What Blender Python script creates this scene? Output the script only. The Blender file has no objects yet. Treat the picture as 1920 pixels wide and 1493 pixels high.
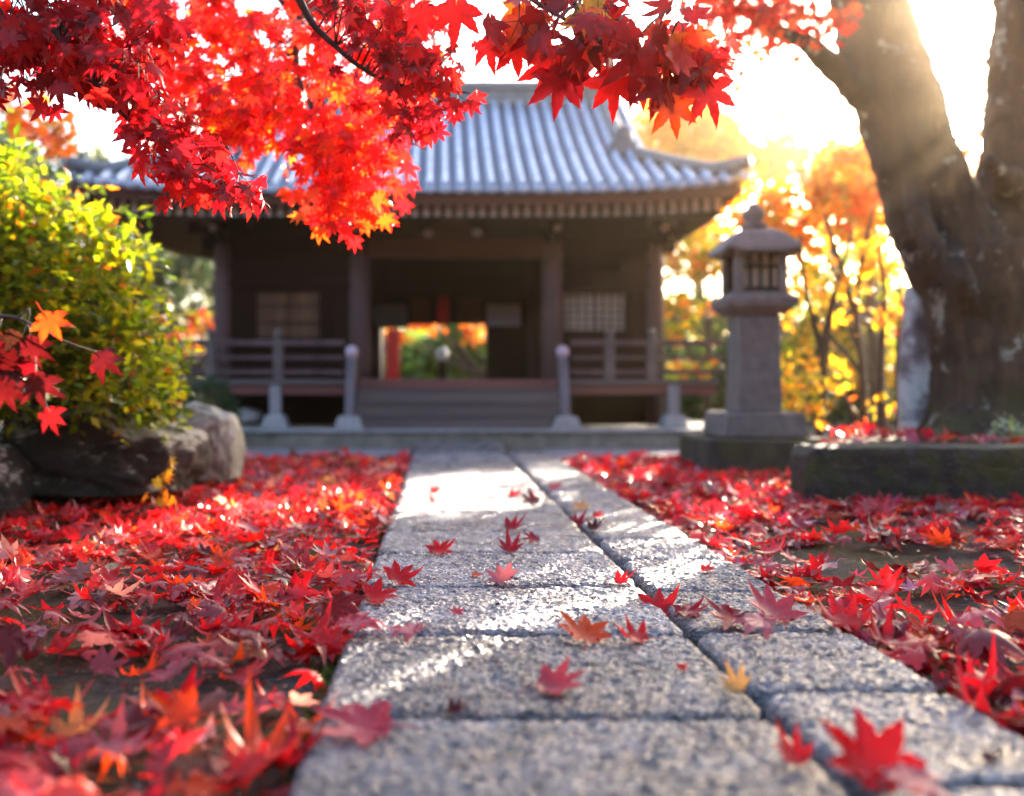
import bpy, math, random
import numpy as np
from mathutils import Vector, Matrix

R = math.radians
SC = bpy.context.scene
COL = SC.collection
rng = np.random.default_rng(11)
random.seed(5)

# ------------------------------------------------------------------ camera
H = 0.55
F = 1867.0
VX, VY = 820.0, 725.0
cam_d = bpy.data.cameras.new("camera")
cam = bpy.data.objects.new("camera", cam_d)
COL.objects.link(cam)
cam.location = (0, 0, H)
cam.rotation_euler = (R(90), 0, 0)
cam_d.sensor_width = 36.0
cam_d.lens = F / 1920 * 36.0
cam_d.shift_x = (960 - VX) / 1920
cam_d.shift_y = -(746.5 - VY) / 1920
cam_d.clip_start = 0.05
cam_d.clip_end = 400
cam_d.dof.use_dof = True
cam_d.dof.focus_distance = 2.75
cam_d.dof.aperture_fstop = 1.3
SC.camera = cam

# ------------------------------------------------------------------ sky and sun
SUNPX = (2000, 80)
sdir = Vector(((SUNPX[0] - VX) / F, 1.0, -(SUNPX[1] - VY) / F)).normalized()
SUN_EL = math.asin(sdir.z)
SUN_AZ = math.atan2(sdir.x, sdir.y)
w = bpy.data.worlds.new("World")
SC.world = w
w.use_nodes = True
nt = w.node_tree
bg = nt.nodes["Background"]
sky = nt.nodes.new("ShaderNodeTexSky")
sky.sky_type = 'NISHITA'
sky.sun_disc = False
sky.sun_elevation = SUN_EL
sky.sun_rotation = SUN_AZ
sky.air_density = 1.0
sky.dust_density = 2.5
sky.ozone_density = 1.0
nt.links.new(sky.outputs[0], bg.inputs[0])
bg.inputs[1].default_value = 0.12
sun_d = bpy.data.lights.new("sun", 'SUN')
sun_d.energy = 5.0
sun_d.angle = R(0.5)
sun_d.color = (1.0, 0.86, 0.68)
sun = bpy.data.objects.new("sun", sun_d)
COL.objects.link(sun)
sun.rotation_euler = (-sdir).to_track_quat('-Z', 'Y').to_euler()
vs = SC.view_settings
vs.view_transform = 'Standard'
vs.look = 'None'
vs.gamma = 1.0
vs.exposure = 2.95
SC.cycles.max_bounces = 8
SC.cycles.transmission_bounces = 6
SC.cycles.transparent_max_bounces = 6
SC.cycles.volume_bounces = 0
SC.cycles.sample_clamp_indirect = 6.0
SC.cycles.use_denoising = True

# ------------------------------------------------------------------ helpers
def P(px, py, Y):
    return np.array([(px - VX) / F * Y, Y, H - (py - VY) / F * Y])

def tag(o, label=None, cat=None, group=None, kind=None):
    if label: o["label"] = label
    if cat: o["category"] = cat
    if group: o["group"] = group
    if kind: o["kind"] = kind
    return o

def empty(name, loc, label, cat, group=None):
    o = bpy.data.objects.new(name, None)
    o.empty_display_size = 0.1
    o.location = loc
    COL.objects.link(o)
    tag(o, label, cat, group)
    bpy.context.view_layer.update()
    return o

def link(name, me, mat=None, parent=None, world=True):
    o = bpy.data.objects.new(name, me)
    COL.objects.link(o)
    if mat is not None and len(me.materials) == 0:
        me.materials.append(mat)
    if parent is not None:
        o.parent = parent
        if world:   # geometry is given in world coordinates
            o.matrix_parent_inverse = Matrix.Translation(root_loc(parent)).inverted()
    return o

def root_loc(p):
    v = Vector((0, 0, 0))
    while p is not None:
        v += p.location
        p = p.parent if p.parent is None else None
    return v

def np_mesh(name, V, T, col=None, smooth=True, mat_idx=None, quads=False):
    me = bpy.data.meshes.new(name)
    V = np.ascontiguousarray(V, dtype=np.float32)
    T = np.ascontiguousarray(T, dtype=np.int32)
    k = T.shape[1]
    me.vertices.add(len(V)); me.vertices.foreach_set("co", V.ravel())
    me.loops.add(T.size); me.loops.foreach_set("vertex_index", T.ravel())
    me.polygons.add(len(T))
    me.polygons.foreach_set("loop_start", np.arange(0, T.size, k, dtype=np.int32))
    if mat_idx is not None:
        me.polygons.foreach_set("material_index", np.asarray(mat_idx, dtype=np.int32))
    me.polygons.foreach_set("use_smooth", np.full(len(T), smooth, dtype=bool))
    if col is not None:
        at = me.color_attributes.new("leaf_colour", 'FLOAT_COLOR', 'POINT')
        c = np.ones((len(V), 4), dtype=np.float32); c[:, :3] = col
        at.data.foreach_set("color", c.ravel())
    me.update(calc_edges=True)
    return me

class MB:
    """collects boxes, bars and lathes into one mesh"""
    def __init__(s): s.v = []; s.f = []; s.m = []
    def add(s, vs, fs, mi=0):
        b = len(s.v); s.v += [tuple(map(float, p)) for p in vs]
        s.f += [tuple(b + i for i in f) for f in fs]; s.m += [mi] * len(fs)
        return s
    def box(s, x0, x1, y0, y1, z0, z1, mi=0):
        vs = [(x0,y0,z0),(x1,y0,z0),(x1,y1,z0),(x0,y1,z0),(x0,y0,z1),(x1,y0,z1),(x1,y1,z1),(x0,y1,z1)]
        fs = [(0,3,2,1),(4,5,6,7),(0,1,5,4),(1,2,6,5),(2,3,7,6),(3,0,4,7)]
        return s.add(vs, fs, mi)
    def prism(s, pts, y0, y1, mi=0):   # outline in xz, extruded along y
        n = len(pts)
        vs = [(x, y0, z) for x, z in pts] + [(x, y1, z) for x, z in pts]
        fs = [tuple(range(n)), tuple(range(2*n-1, n-1, -1))]
        fs += [(i, i+n, (i+1) % n + n, (i+1) % n) for i in range(n)]
        return s.add(vs, fs, mi)
    def prism_x(s, pts, x0, x1, mi=0):  # outline in yz, extruded along x
        n = len(pts)
        vs = [(x0, y, z) for y, z in pts] + [(x1, y, z) for y, z in pts]
        fs = [tuple(range(n-1, -1, -1)), tuple(range(n, 2*n))]
        fs += [(i, (i+1) % n, (i+1) % n + n, i+n) for i in range(n)]
        return s.add(vs, fs, mi)
    def lathe(s, c, prof, n=16, sq=0, rot=0.0, mi=0):  # prof: (r, z) from bottom to top
        vs = []; fs = []
        for r, z in prof:
            for k in range(n):
                a = 2*math.pi*k/n + rot
                vs.append((c[0] + r*math.cos(a), c[1] + r*math.sin(a), c[2] + z))
        for j in range(len(prof)-1):
            for k in range(n):
                fs.append((j*n+k, j*n+(k+1) % n, (j+1)*n+(k+1) % n, (j+1)*n+k))
        fs.append(tuple(range(n-1, -1, -1))); b = (len(prof)-1)*n
        fs.append(tuple(range(b, b+n)))
        return s.add(vs, fs, mi)
    def tube(s, pts, rad, n=8, mi=0):
        pts = [np.array(p, float) for p in pts]
        vs = []; fs = []
        for i, p in enumerate(pts):
            t = pts[min(i+1, len(pts)-1)] - pts[max(i-1, 0)]
            t = t / (np.linalg.norm(t) + 1e-9)
            a = np.cross(t, [0.31, 0.2, 0.93]); a /= np.linalg.norm(a) + 1e-9
            b = np.cross(t, a)
            r = rad[i] if hasattr(rad, '__len__') else rad
            for k in range(n):
                an = 2*math.pi*k/n
                vs.append(p + r*(a*math.cos(an) + b*math.sin(an)))
        for j in range(len(pts)-1):
            for k in range(n):
                fs.append((j*n+k, j*n+(k+1) % n, (j+1)*n+(k+1) % n, (j+1)*n+k))
        fs.append(tuple(range(n-1, -1, -1))); q = (len(pts)-1)*n
        fs.append(tuple(range(q, q+n)))
        return s.add(vs, fs, mi)
    def build(s, name, mat, parent=None, bevel=0.0, smooth=False, mats=None):
        me = bpy.data.meshes.new(name)
        me.from_pydata(s.v, [], s.f)
        for mm in (mats or [mat]): me.materials.append(mm)
        me.polygons.foreach_set("material_index", s.m)
        me.polygons.foreach_set("use_smooth", [smooth]*len(s.f))
        me.update()
        o = link(name, me, None, parent)
        if bevel:
            b = o.modifiers.new("soften", 'BEVEL'); b.width = bevel; b.segments = 2; b.limit_method = 'ANGLE'
        return o

def smooth_line(pts, n):
    """Catmull-Rom through the points (any dimension)"""
    p = np.array(pts, float)
    p = np.vstack([2*p[0]-p[1], p, 2*p[-1]-p[-2]])
    out = []
    m = len(p) - 3
    for i in range(n):
        t = i/(n-1)*m; k = min(int(t), m-1); u = t-k
        a, b, c, d = p[k], p[k+1], p[k+2], p[k+3]
        out.append(0.5*((2*b)+(-a+c)*u+(2*a-5*b+4*c-d)*u*u+(-a+3*b-3*c+d)*u**3))
    return np.array(out)

def _hash(ix, iy, iz, s):
    h = (ix*374761393 + iy*668265263 + iz*2147483647 + s*974634777) & 0xffffffff
    h = ((h ^ (h >> 13)) * 1274126177) & 0xffffffff
    return ((h ^ (h >> 16)) & 0xffff) / 65535.0
def vnoise(p, s=0):
    p = np.asarray(p, float); i = np.floor(p).astype(np.int64); f = p - i; u = f*f*(3-2*f)
    r = 0
    for dx in (0, 1):
        for dy in (0, 1):
            for dz in (0, 1):
                wgt = (u[:, 0] if dx else 1-u[:, 0])*(u[:, 1] if dy else 1-u[:, 1])*(u[:, 2] if dz else 1-u[:, 2])
                r = r + wgt*_hash(i[:, 0]+dx, i[:, 1]+dy, i[:, 2]+dz, s)
    return r*2-1
def fbm(p, o=4, s=0):
    p = np.asarray(p, float); a = 1; r = 0; t = 0
    for k in range(o):
        r = r + a*vnoise(p*(2**k), s+k); t += a; a *= .5
    return r/t

def facets(p, s=0):
    """chisel marks: each cell a small plane with its own tilt, lower at the cell borders"""
    x = p[:, :2]; i = np.floor(x).astype(np.int64); best = np.full(len(x), 9.); sec = np.full(len(x), 9.); val = np.zeros(len(x))
    for dx in (-1, 0, 1):
        for dy in (-1, 0, 1):
            c = i+np.array([dx, dy]); z0 = 0*c[:, 0]
            q = c+np.stack([_hash(c[:, 0], c[:, 1], z0, s), _hash(c[:, 0], c[:, 1], z0, s+11)], 1)
            d = x-q; r = np.hypot(d[:, 0], d[:, 1])
            t = np.stack([_hash(c[:, 0], c[:, 1], z0, s+23), _hash(c[:, 0], c[:, 1], z0, s+37)], 1)*2-1
            v = (d*t).sum(1)+.8*(_hash(c[:, 0], c[:, 1], z0, s+51)-.5)
            m = r < best
            sec = np.where(m, best, np.minimum(sec, r)); val = np.where(m, v, val); best = np.where(m, r, best)
    return val - .5*np.clip(1-(sec-best)/.22, 0, 1)

# ------------------------------------------------------------------ materials
def mat_new(name):
    m = bpy.data.materials.new(name); m.use_nodes = True
    n = m.node_tree; b = n.nodes["Principled BSDF"]
    return m, n, b
def N(n, t, **k):
    x = n.nodes.new(t)
    for a, v in k.items(): setattr(x, a, v)
    return x
def ramp(n, stops):
    r = N(n, "ShaderNodeValToRGB")
    e = r.color_ramp.elements
    e[0].position, e[0].color = stops[0][0], (*stops[0][1], 1)
    e[1].position, e[1].color = stops[-1][0], (*stops[-1][1], 1)
    for p, c in stops[1:-1]:
        x = e.new(p); x.color = (*c, 1)
    return r
def noise_mat(name, stops, scale=6, detail=8, rough=(.6, .8), bump=.3, bscale=None, bdist=.02, stretch=(1, 1, 1), spec=.5, rough_n=.6, extra=None):
    m, n, b = mat_new(name)
    tc = N(n, "ShaderNodeTexCoord"); mp = N(n, "ShaderNodeMapping"); mp.inputs["Scale"].default_value = stretch
    n.links.new(tc.outputs["Object"], mp.inputs[0])
    no = N(n, "ShaderNodeTexNoise"); no.inputs["Scale"].default_value = scale; no.inputs["Detail"].default_value = detail; no.inputs["Roughness"].default_value = rough_n
    n.links.new(mp.outputs[0], no.inputs["Vector"])
    r = ramp(n, stops); n.links.new(no.outputs["Fac"], r.inputs[0])
    colour = r.outputs[0]
    if extra:   # second noise laying another colour over (lichen, moss, stains)
        es, lo, hi, ec = extra
        n2 = N(n, "ShaderNodeTexNoise"); n2.inputs["Scale"].default_value = es; n2.inputs["Detail"].default_value = 6; n2.inputs["Roughness"].default_value = .6
        n.links.new(tc.outputs["Object"], n2.inputs["Vector"])
        r2 = ramp(n, [(lo, (0, 0, 0)), (hi, (1, 1, 1))]); n.links.new(n2.outputs["Fac"], r2.inputs[0])
        mx = N(n, "ShaderNodeMix", data_type='RGBA'); n.links.new(r2.outputs[0], mx.inputs[0])
        n.links.new(colour, mx.inputs[6]); mx.inputs[7].default_value = (*ec, 1); colour = mx.outputs[2]
    n.links.new(colour, b.inputs["Base Color"])
    rr = N(n, "ShaderNodeMapRange"); rr.inputs[3].default_value, rr.inputs[4].default_value = rough
    n.links.new(no.outputs["Fac"], rr.inputs[0]); n.links.new(rr.outputs[0], b.inputs["Roughness"])
    b.inputs["Specular IOR Level"].default_value = spec
    if bump:
        nb = N(n, "ShaderNodeTexNoise"); nb.inputs["Scale"].default_value = bscale or scale*3; nb.inputs["Detail"].default_value = 8; nb.inputs["Roughness"].default_value = .65
        n.links.new(mp.outputs[0], nb.inputs["Vector"])
        bp = N(n, "ShaderNodeBump"); bp.inputs["Strength"].default_value = bump; bp.inputs["Distance"].default_value = bdist
        n.links.new(nb.outputs["Fac"], bp.inputs["Height"]); n.links.new(bp.outputs[0], b.inputs["Normal"])
    return m

def leaf_mat(name, source, rough=.38, trans=.5, tboost=(1.5, 1.3, 1.0), under=None, spec=.5, under_mix=.45):
    """thin leaf: gloss and colour on top, light coming through; paler underside"""
    m, n, b = mat_new(name)
    if source == 'object':
        a = N(n, "ShaderNodeObjectInfo"); c = a.outputs["Color"]
    else:
        a = N(n, "ShaderNodeAttribute", attribute_name="leaf_colour"); c = a.outputs["Color"]
    tcx = N(n, "ShaderNodeTexCoord"); no = N(n, "ShaderNodeTexNoise"); no.inputs["Scale"].default_value = 28; no.inputs["Detail"].default_value = 4
    n.links.new(tcx.outputs["Object"], no.inputs["Vector"])
    mr = N(n, "ShaderNodeMapRange"); mr.inputs[1].default_value = .3; mr.inputs[2].default_value = .7; mr.inputs[3].default_value = .7; mr.inputs[4].default_value = 1.25
    n.links.new(no.outputs["Fac"], mr.inputs[0])
    vm = N(n, "ShaderNodeVectorMath", operation='SCALE'); n.links.new(c, vm.inputs[0]); n.links.new(mr.outputs[0], vm.inputs[3])
    base = vm.outputs[0]
    if under:
        g = N(n, "ShaderNodeNewGeometry")
        f = N(n, "ShaderNodeMath", operation='MULTIPLY'); n.links.new(g.outputs["Backfacing"], f.inputs[0]); f.inputs[1].default_value = under_mix
        mx = N(n, "ShaderNodeMix", data_type='RGBA'); n.links.new(f.outputs[0], mx.inputs[0]); n.links.new(base, mx.inputs[6]); mx.inputs[7].default_value = (*under, 1)
        base = mx.outputs[2]
    n.links.new(base, b.inputs["Base Color"])
    b.inputs["Roughness"].default_value = rough
    b.inputs["Specular IOR Level"].default_value = spec
    tb = N(n, "ShaderNodeVectorMath", operation='MULTIPLY'); n.links.new(vm.outputs[0], tb.inputs[0]); tb.inputs[1].default_value = tboost
    tr = N(n, "ShaderNodeBsdfTranslucent"); n.links.new(tb.outputs[0], tr.inputs[0])
    ms = N(n, "ShaderNodeMixShader"); ms.inputs[0].default_value = trans
    n.links.new(b.outputs[0], ms.inputs[1]); n.links.new(tr.outputs[0], ms.inputs[2])
    n.links.new(ms.outputs[0], n.nodes["Material Output"].inputs[0])
    return m

M = {}
M['leaf_single'] = leaf_mat("maple leaf single", 'object', under=(.5, .13, .15), rough=.32, spec=.38)
M['leaf_litter'] = leaf_mat("maple leaf litter", 'attr', under=(.5, .16, .17), tboost=(1.9, 1.7, 1.1), rough=.22, spec=.7)
M['leaf_bough'] = leaf_mat("maple leaf on bough", 'attr', under=(.42, .05, .05), under_mix=.25, trans=.58, tboost=(1.7, 1.5, 1.0))
M['leaf_green'] = leaf_mat("small glossy leaf", 'attr', rough=.3, trans=.55, tboost=(1.9, 1.7, .6), spec=.5)
M['leaf_far'] = leaf_mat("far foliage", 'attr', rough=.45, trans=.5, tboost=(1.5, 1.4, .9))
M['bark'] = noise_mat("dark bark", [(.3, (.014, .008, .005)), (.55, (.05, .028, .016)), (.75, (.1, .062, .038))], scale=9, stretch=(1, 1, .28), bump=.9, bscale=16, bdist=.05, rough=(.75, .95), extra=(5.5, .60, .66, (.26, .27, .24)))
_n = M['bark'].node_tree; _b = _n.nodes["Principled BSDF"]; _src = _b.inputs["Base Color"].links[0].from_socket
_tc = _n.nodes.new("ShaderNodeTexCoord"); _sp = _n.nodes.new("ShaderNodeSeparateXYZ"); _n.links.new(_tc.outputs["Object"], _sp.inputs[0])
_no = _n.nodes.new("ShaderNodeTexNoise"); _no.inputs["Scale"].default_value = 4; _no.inputs["Detail"].default_value = 6; _n.links.new(_tc.outputs["Object"], _no.inputs["Vector"])
_ma = _n.nodes.new("ShaderNodeMath"); _ma.operation = 'MULTIPLY_ADD'; _n.links.new(_no.outputs["Fac"], _ma.inputs[0]); _ma.inputs[1].default_value = -1.6; _n.links.new(_sp.outputs[2], _ma.inputs[2])
_mr = _n.nodes.new("ShaderNodeMapRange"); _mr.inputs[1].default_value = -.75; _mr.inputs[2].default_value = -.3; _mr.inputs[3].default_value = .7; _mr.inputs[4].default_value = 0; _n.links.new(_ma.outputs[0], _mr.inputs[0])
_mx = _n.nodes.new("ShaderNodeMix"); _mx.data_type = 'RGBA'; _n.links.new(_mr.outputs[0], _mx.inputs[0]); _n.links.new(_src, _mx.inputs[6]); _mx.inputs[7].default_value = (.05, .058, .012, 1); _n.links.new(_mx.outputs[2], _b.inputs["Base Color"])
M['twig'] = noise_mat("twig bark", [(.3, (.02, .012, .01)), (.7, (.07, .04, .03))], scale=30, bump=.3, rough=(.6, .8))
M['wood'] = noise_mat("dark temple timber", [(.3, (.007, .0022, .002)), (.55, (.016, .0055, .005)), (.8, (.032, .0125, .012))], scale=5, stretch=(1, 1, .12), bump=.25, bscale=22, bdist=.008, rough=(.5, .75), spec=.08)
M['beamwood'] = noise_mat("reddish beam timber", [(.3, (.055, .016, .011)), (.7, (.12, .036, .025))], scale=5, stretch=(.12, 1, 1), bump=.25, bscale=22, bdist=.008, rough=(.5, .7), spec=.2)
M['pillar'] = noise_mat("weathered pillar timber", [(.3, (.055, .034, .037)), (.7, (.12, .078, .088))], scale=7, stretch=(1, 1, .1), bump=.3, bscale=26, bdist=.008, rough=(.55, .75), spec=.2)
M['deck'] = noise_mat("worn deck boards", [(.3, (.06, .05, .052)), (.7, (.12, .1, .105))], scale=6, stretch=(.12, 1, 1), bump=.3, bscale=24, bdist=.006, rough=(.45, .65))
M['redboard'] = noise_mat("red brown threshold timber", [(.3, (.09, .028, .026)), (.7, (.17, .06, .055))], scale=6, stretch=(.12, 1, 1), bump=.2, bscale=24, bdist=.006, rough=(.4, .6))
M['paint'] = noise_mat("chalky white end paint", [(.3, (.3, .24, .23)), (.7, (.5, .42, .4))], scale=20, bump=.1, rough=(.7, .9))
M['greywood'] = noise_mat("silver grey timber", [(.3, (.15, .15, .17)), (.7, (.28, .28, .32))], scale=8, stretch=(1, 1, .15), bump=.3, bscale=26, bdist=.006, rough=(.5, .7))
M['railwood'] = noise_mat("mauve grey rail timber", [(.3, (.085, .075, .09)), (.7, (.17, .15, .18))], scale=8, stretch=(1, 1, .15), bump=.3, bscale=26, bdist=.006, rough=(.5, .7), spec=.3)
M['basestone'] = noise_mat("pale base stone", [(.3, (.22, .23, .25)), (.7, (.4, .42, .45))], scale=18, bump=.3, rough=(.6, .8))
M['tile'] = noise_mat("glazed grey roof tile", [(.3, (.26, .32, .46)), (.55, (.39, .46, .61)), (.8, (.5, .56, .68))], scale=7, bump=.08, bscale=40, bdist=.01, rough=(.16, .3), spec=1.0)
M['tile_field'] = M['tile'].copy(); M['tile_field'].name = "roof tiles with painted groove shade"  # shade in the pan grooves is painted into the base colour
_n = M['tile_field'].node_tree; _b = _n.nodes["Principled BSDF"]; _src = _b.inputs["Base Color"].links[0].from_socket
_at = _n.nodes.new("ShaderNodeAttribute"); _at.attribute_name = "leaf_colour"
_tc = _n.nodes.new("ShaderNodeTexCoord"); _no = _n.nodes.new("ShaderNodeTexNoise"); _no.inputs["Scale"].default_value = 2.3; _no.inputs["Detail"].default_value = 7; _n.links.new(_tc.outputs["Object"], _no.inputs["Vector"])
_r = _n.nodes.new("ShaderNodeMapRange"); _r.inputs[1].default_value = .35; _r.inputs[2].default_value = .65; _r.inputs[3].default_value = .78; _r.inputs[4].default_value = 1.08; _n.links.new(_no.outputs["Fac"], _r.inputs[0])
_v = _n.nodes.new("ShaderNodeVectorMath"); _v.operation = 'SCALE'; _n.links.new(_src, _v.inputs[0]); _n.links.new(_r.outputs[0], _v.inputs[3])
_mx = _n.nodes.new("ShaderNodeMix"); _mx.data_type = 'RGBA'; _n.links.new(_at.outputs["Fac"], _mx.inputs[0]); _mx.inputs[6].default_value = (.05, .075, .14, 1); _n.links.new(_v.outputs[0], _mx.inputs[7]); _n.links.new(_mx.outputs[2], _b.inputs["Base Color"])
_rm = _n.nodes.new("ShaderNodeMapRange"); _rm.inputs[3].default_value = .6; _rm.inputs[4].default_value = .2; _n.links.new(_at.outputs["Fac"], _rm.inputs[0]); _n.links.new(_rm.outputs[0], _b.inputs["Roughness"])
M['ridge'] = noise_mat("weathered ridge tile", [(.3, (.06, .07, .09)), (.7, (.14, .16, .19))], scale=9, bump=.3, bscale=30, bdist=.01, rough=(.4, .6))
M['paper'] = noise_mat("old window paper", [(.3, (.3, .26, .22)), (.7, (.5, .44, .38))], scale=4, bump=.05, rough=(.8, .95))
M['brownpaper'] = noise_mat("brown blind behind window", [(.3, (.12, .055, .03)), (.7, (.3, .17, .1))], scale=9, stretch=(1, 1, .1), bump=.1, rough=(.7, .9))
M['platform'] = noise_mat("platform stone", [(.3, (.12, .12, .1)), (.7, (.28, .27, .24))], scale=8, bump=.5, bscale=30, bdist=.015, rough=(.65, .85), extra=(4, .55, .7, (.05, .06, .025)))
M['lantern'] = noise_mat("lantern granite", [(.3, (.11, .092, .088)), (.55, (.16, .135, .13)), (.8, (.22, .19, .185))], scale=14, bump=.4, bscale=60, bdist=.008, rough=(.65, .85), extra=(5, .6, .72, (.08, .085, .06)))
M['rock'] = noise_mat("garden rock", [(.3, (.014, .011, .009)), (.5, (.035, .029, .022)), (.75, (.085, .077, .06))], scale=5, bump=.9, bscale=14, bdist=.06, rough=(.65, .9), extra=(4.2, .47, .53, (.42, .4, .32)))
_n = M['rock'].node_tree      # pale lichen grows only where the rock faces the sky
_g = _n.nodes.new("ShaderNodeNewGeometry"); _s = _n.nodes.new("ShaderNodeSeparateXYZ"); _n.links.new(_g.outputs["True Normal"], _s.inputs[0])
_r = _n.nodes.new("ShaderNodeMapRange"); _r.inputs[1].default_value = .25; _r.inputs[2].default_value = .7; _n.links.new(_s.outputs[2], _r.inputs[0])
_mix = [x for x in _n.nodes if x.bl_idname == 'ShaderNodeMix'][0]; _old = _mix.inputs[0].links[0].from_socket
_m = _n.nodes.new("ShaderNodeMath"); _m.operation = 'MULTIPLY'; _n.links.new(_old, _m.inputs[0]); _n.links.new(_r.outputs[0], _m.inputs[1]); _n.links.new(_m.outputs[0], _mix.inputs[0])
M['kerb'] = noise_mat("mossy kerb stone", [(.3, (.016, .012, .01)), (.55, (.05, .04, .034)), (.8, (.12, .11, .1))], scale=7, bump=.8, bscale=20, bdist=.04, rough=(.7, .9), extra=(6, .47, .6, (.05, .055, .014)))
M['palerock'] = noise_mat("pale boulder", [(.3, (.16, .14, .1)), (.55, (.32, .3, .24)), (.75, (.48, .46, .39))], scale=5, bump=.5, bscale=16, bdist=.03, rough=(.6, .85), extra=(3, .6, .68, (.06, .05, .03)))
M['lichen'] = noise_mat("lichened standing stone", [(.35, (.08, .07, .08)), (.46, (.2, .19, .22)), (.54, (.42, .47, .5)), (.7, (.55, .6, .6))], scale=4, detail=5, bump=.5, bscale=20, bdist=.02, rough=(.7, .9))
M['redcloth'] = noise_mat("red cloth", [(.3, (.5, .004, .01)), (.7, (.65, .01, .015))], scale=8, bump=.1, rough=(.6, .8))
M['white'] = noise_mat("white notice board", [(.3, (.42, .38, .5)), (.7, (.55, .5, .62))], scale=6, bump=.05, rough=(.5, .7))
M['bluegreen'] = noise_mat("blue green notice board", [(.3, (.06, .1, .12)), (.7, (.16, .2, .24))], scale=4, bump=.05, rough=(.5, .7))
M['pale'] = noise_mat("pale enamel", [(.3, (.5, .55, .7)), (.7, (.65, .7, .8))], scale=5, bump=.05, rough=(.25, .4))
M['brass'] = noise_mat("dull violet metal", [(.3, (.4, .3, .42)), (.7, (.55, .45, .55))], scale=9, bump=.1, rough=(.3, .45))
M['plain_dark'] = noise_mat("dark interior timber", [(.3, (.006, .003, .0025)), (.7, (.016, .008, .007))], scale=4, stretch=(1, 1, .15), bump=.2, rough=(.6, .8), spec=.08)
M['gravel'] = noise_mat("lavender grey gravel", [(.3, (.16, .15, .18)), (.7, (.34, .32, .38))], scale=90, bump=.7, bscale=120, bdist=.02, rough=(.7, .9))

def soil_mat():
    m, n, b = mat_new("damp garden soil and moss")
    tc = N(n, "ShaderNodeTexCoord")
    a = N(n, "ShaderNodeTexNoise"); a.inputs["Scale"].default_value = 38; a.inputs["Detail"].default_value = 9; a.inputs["Roughness"].default_value = .7
    n.links.new(tc.outputs["Object"], a.inputs["Vector"])
    r1 = ramp(n, [(.3, (.018, .014, .012)), (.5, (.055, .045, .04)), (.72, (.15, .13, .12))]); n.links.new(a.outputs["Fac"], r1.inputs[0])
    r2 = ramp(n, [(.3, (.022, .015, .006)), (.55, (.07, .05, .018)), (.75, (.14, .105, .05))]); n.links.new(a.outputs["Fac"], r2.inputs[0])
    c = N(n, "ShaderNodeTexNoise"); c.inputs["Scale"].default_value = 1.5; c.inputs["Detail"].default_value = 5
    n.links.new(tc.outputs["Object"], c.inputs["Vector"])
    r3 = ramp(n, [(.44, (0, 0, 0)), (.54, (1, 1, 1))]); n.links.new(c.outputs["Fac"], r3.inputs[0])
    mx = N(n, "ShaderNodeMix", data_type='RGBA'); n.links.new(r3.outputs[0], mx.inputs[0]); n.links.new(r1.outputs[0], mx.inputs[6]); n.links.new(r2.outputs[0], mx.inputs[7])
    n.links.new(mx.outputs[2], b.inputs["Base Color"]); b.inputs["Roughness"].default_value = .9; b.inputs["Specular IOR Level"].default_value = .2
    bp = N(n, "ShaderNodeBump"); bp.inputs["Strength"].default_value = .9; bp.inputs["Distance"].default_value = .02
    n.links.new(a.outputs["Fac"], bp.inputs["Height"]); n.links.new(bp.outputs[0], b.inputs["Normal"])
    return m
M['soil'] = soil_mat()

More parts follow.
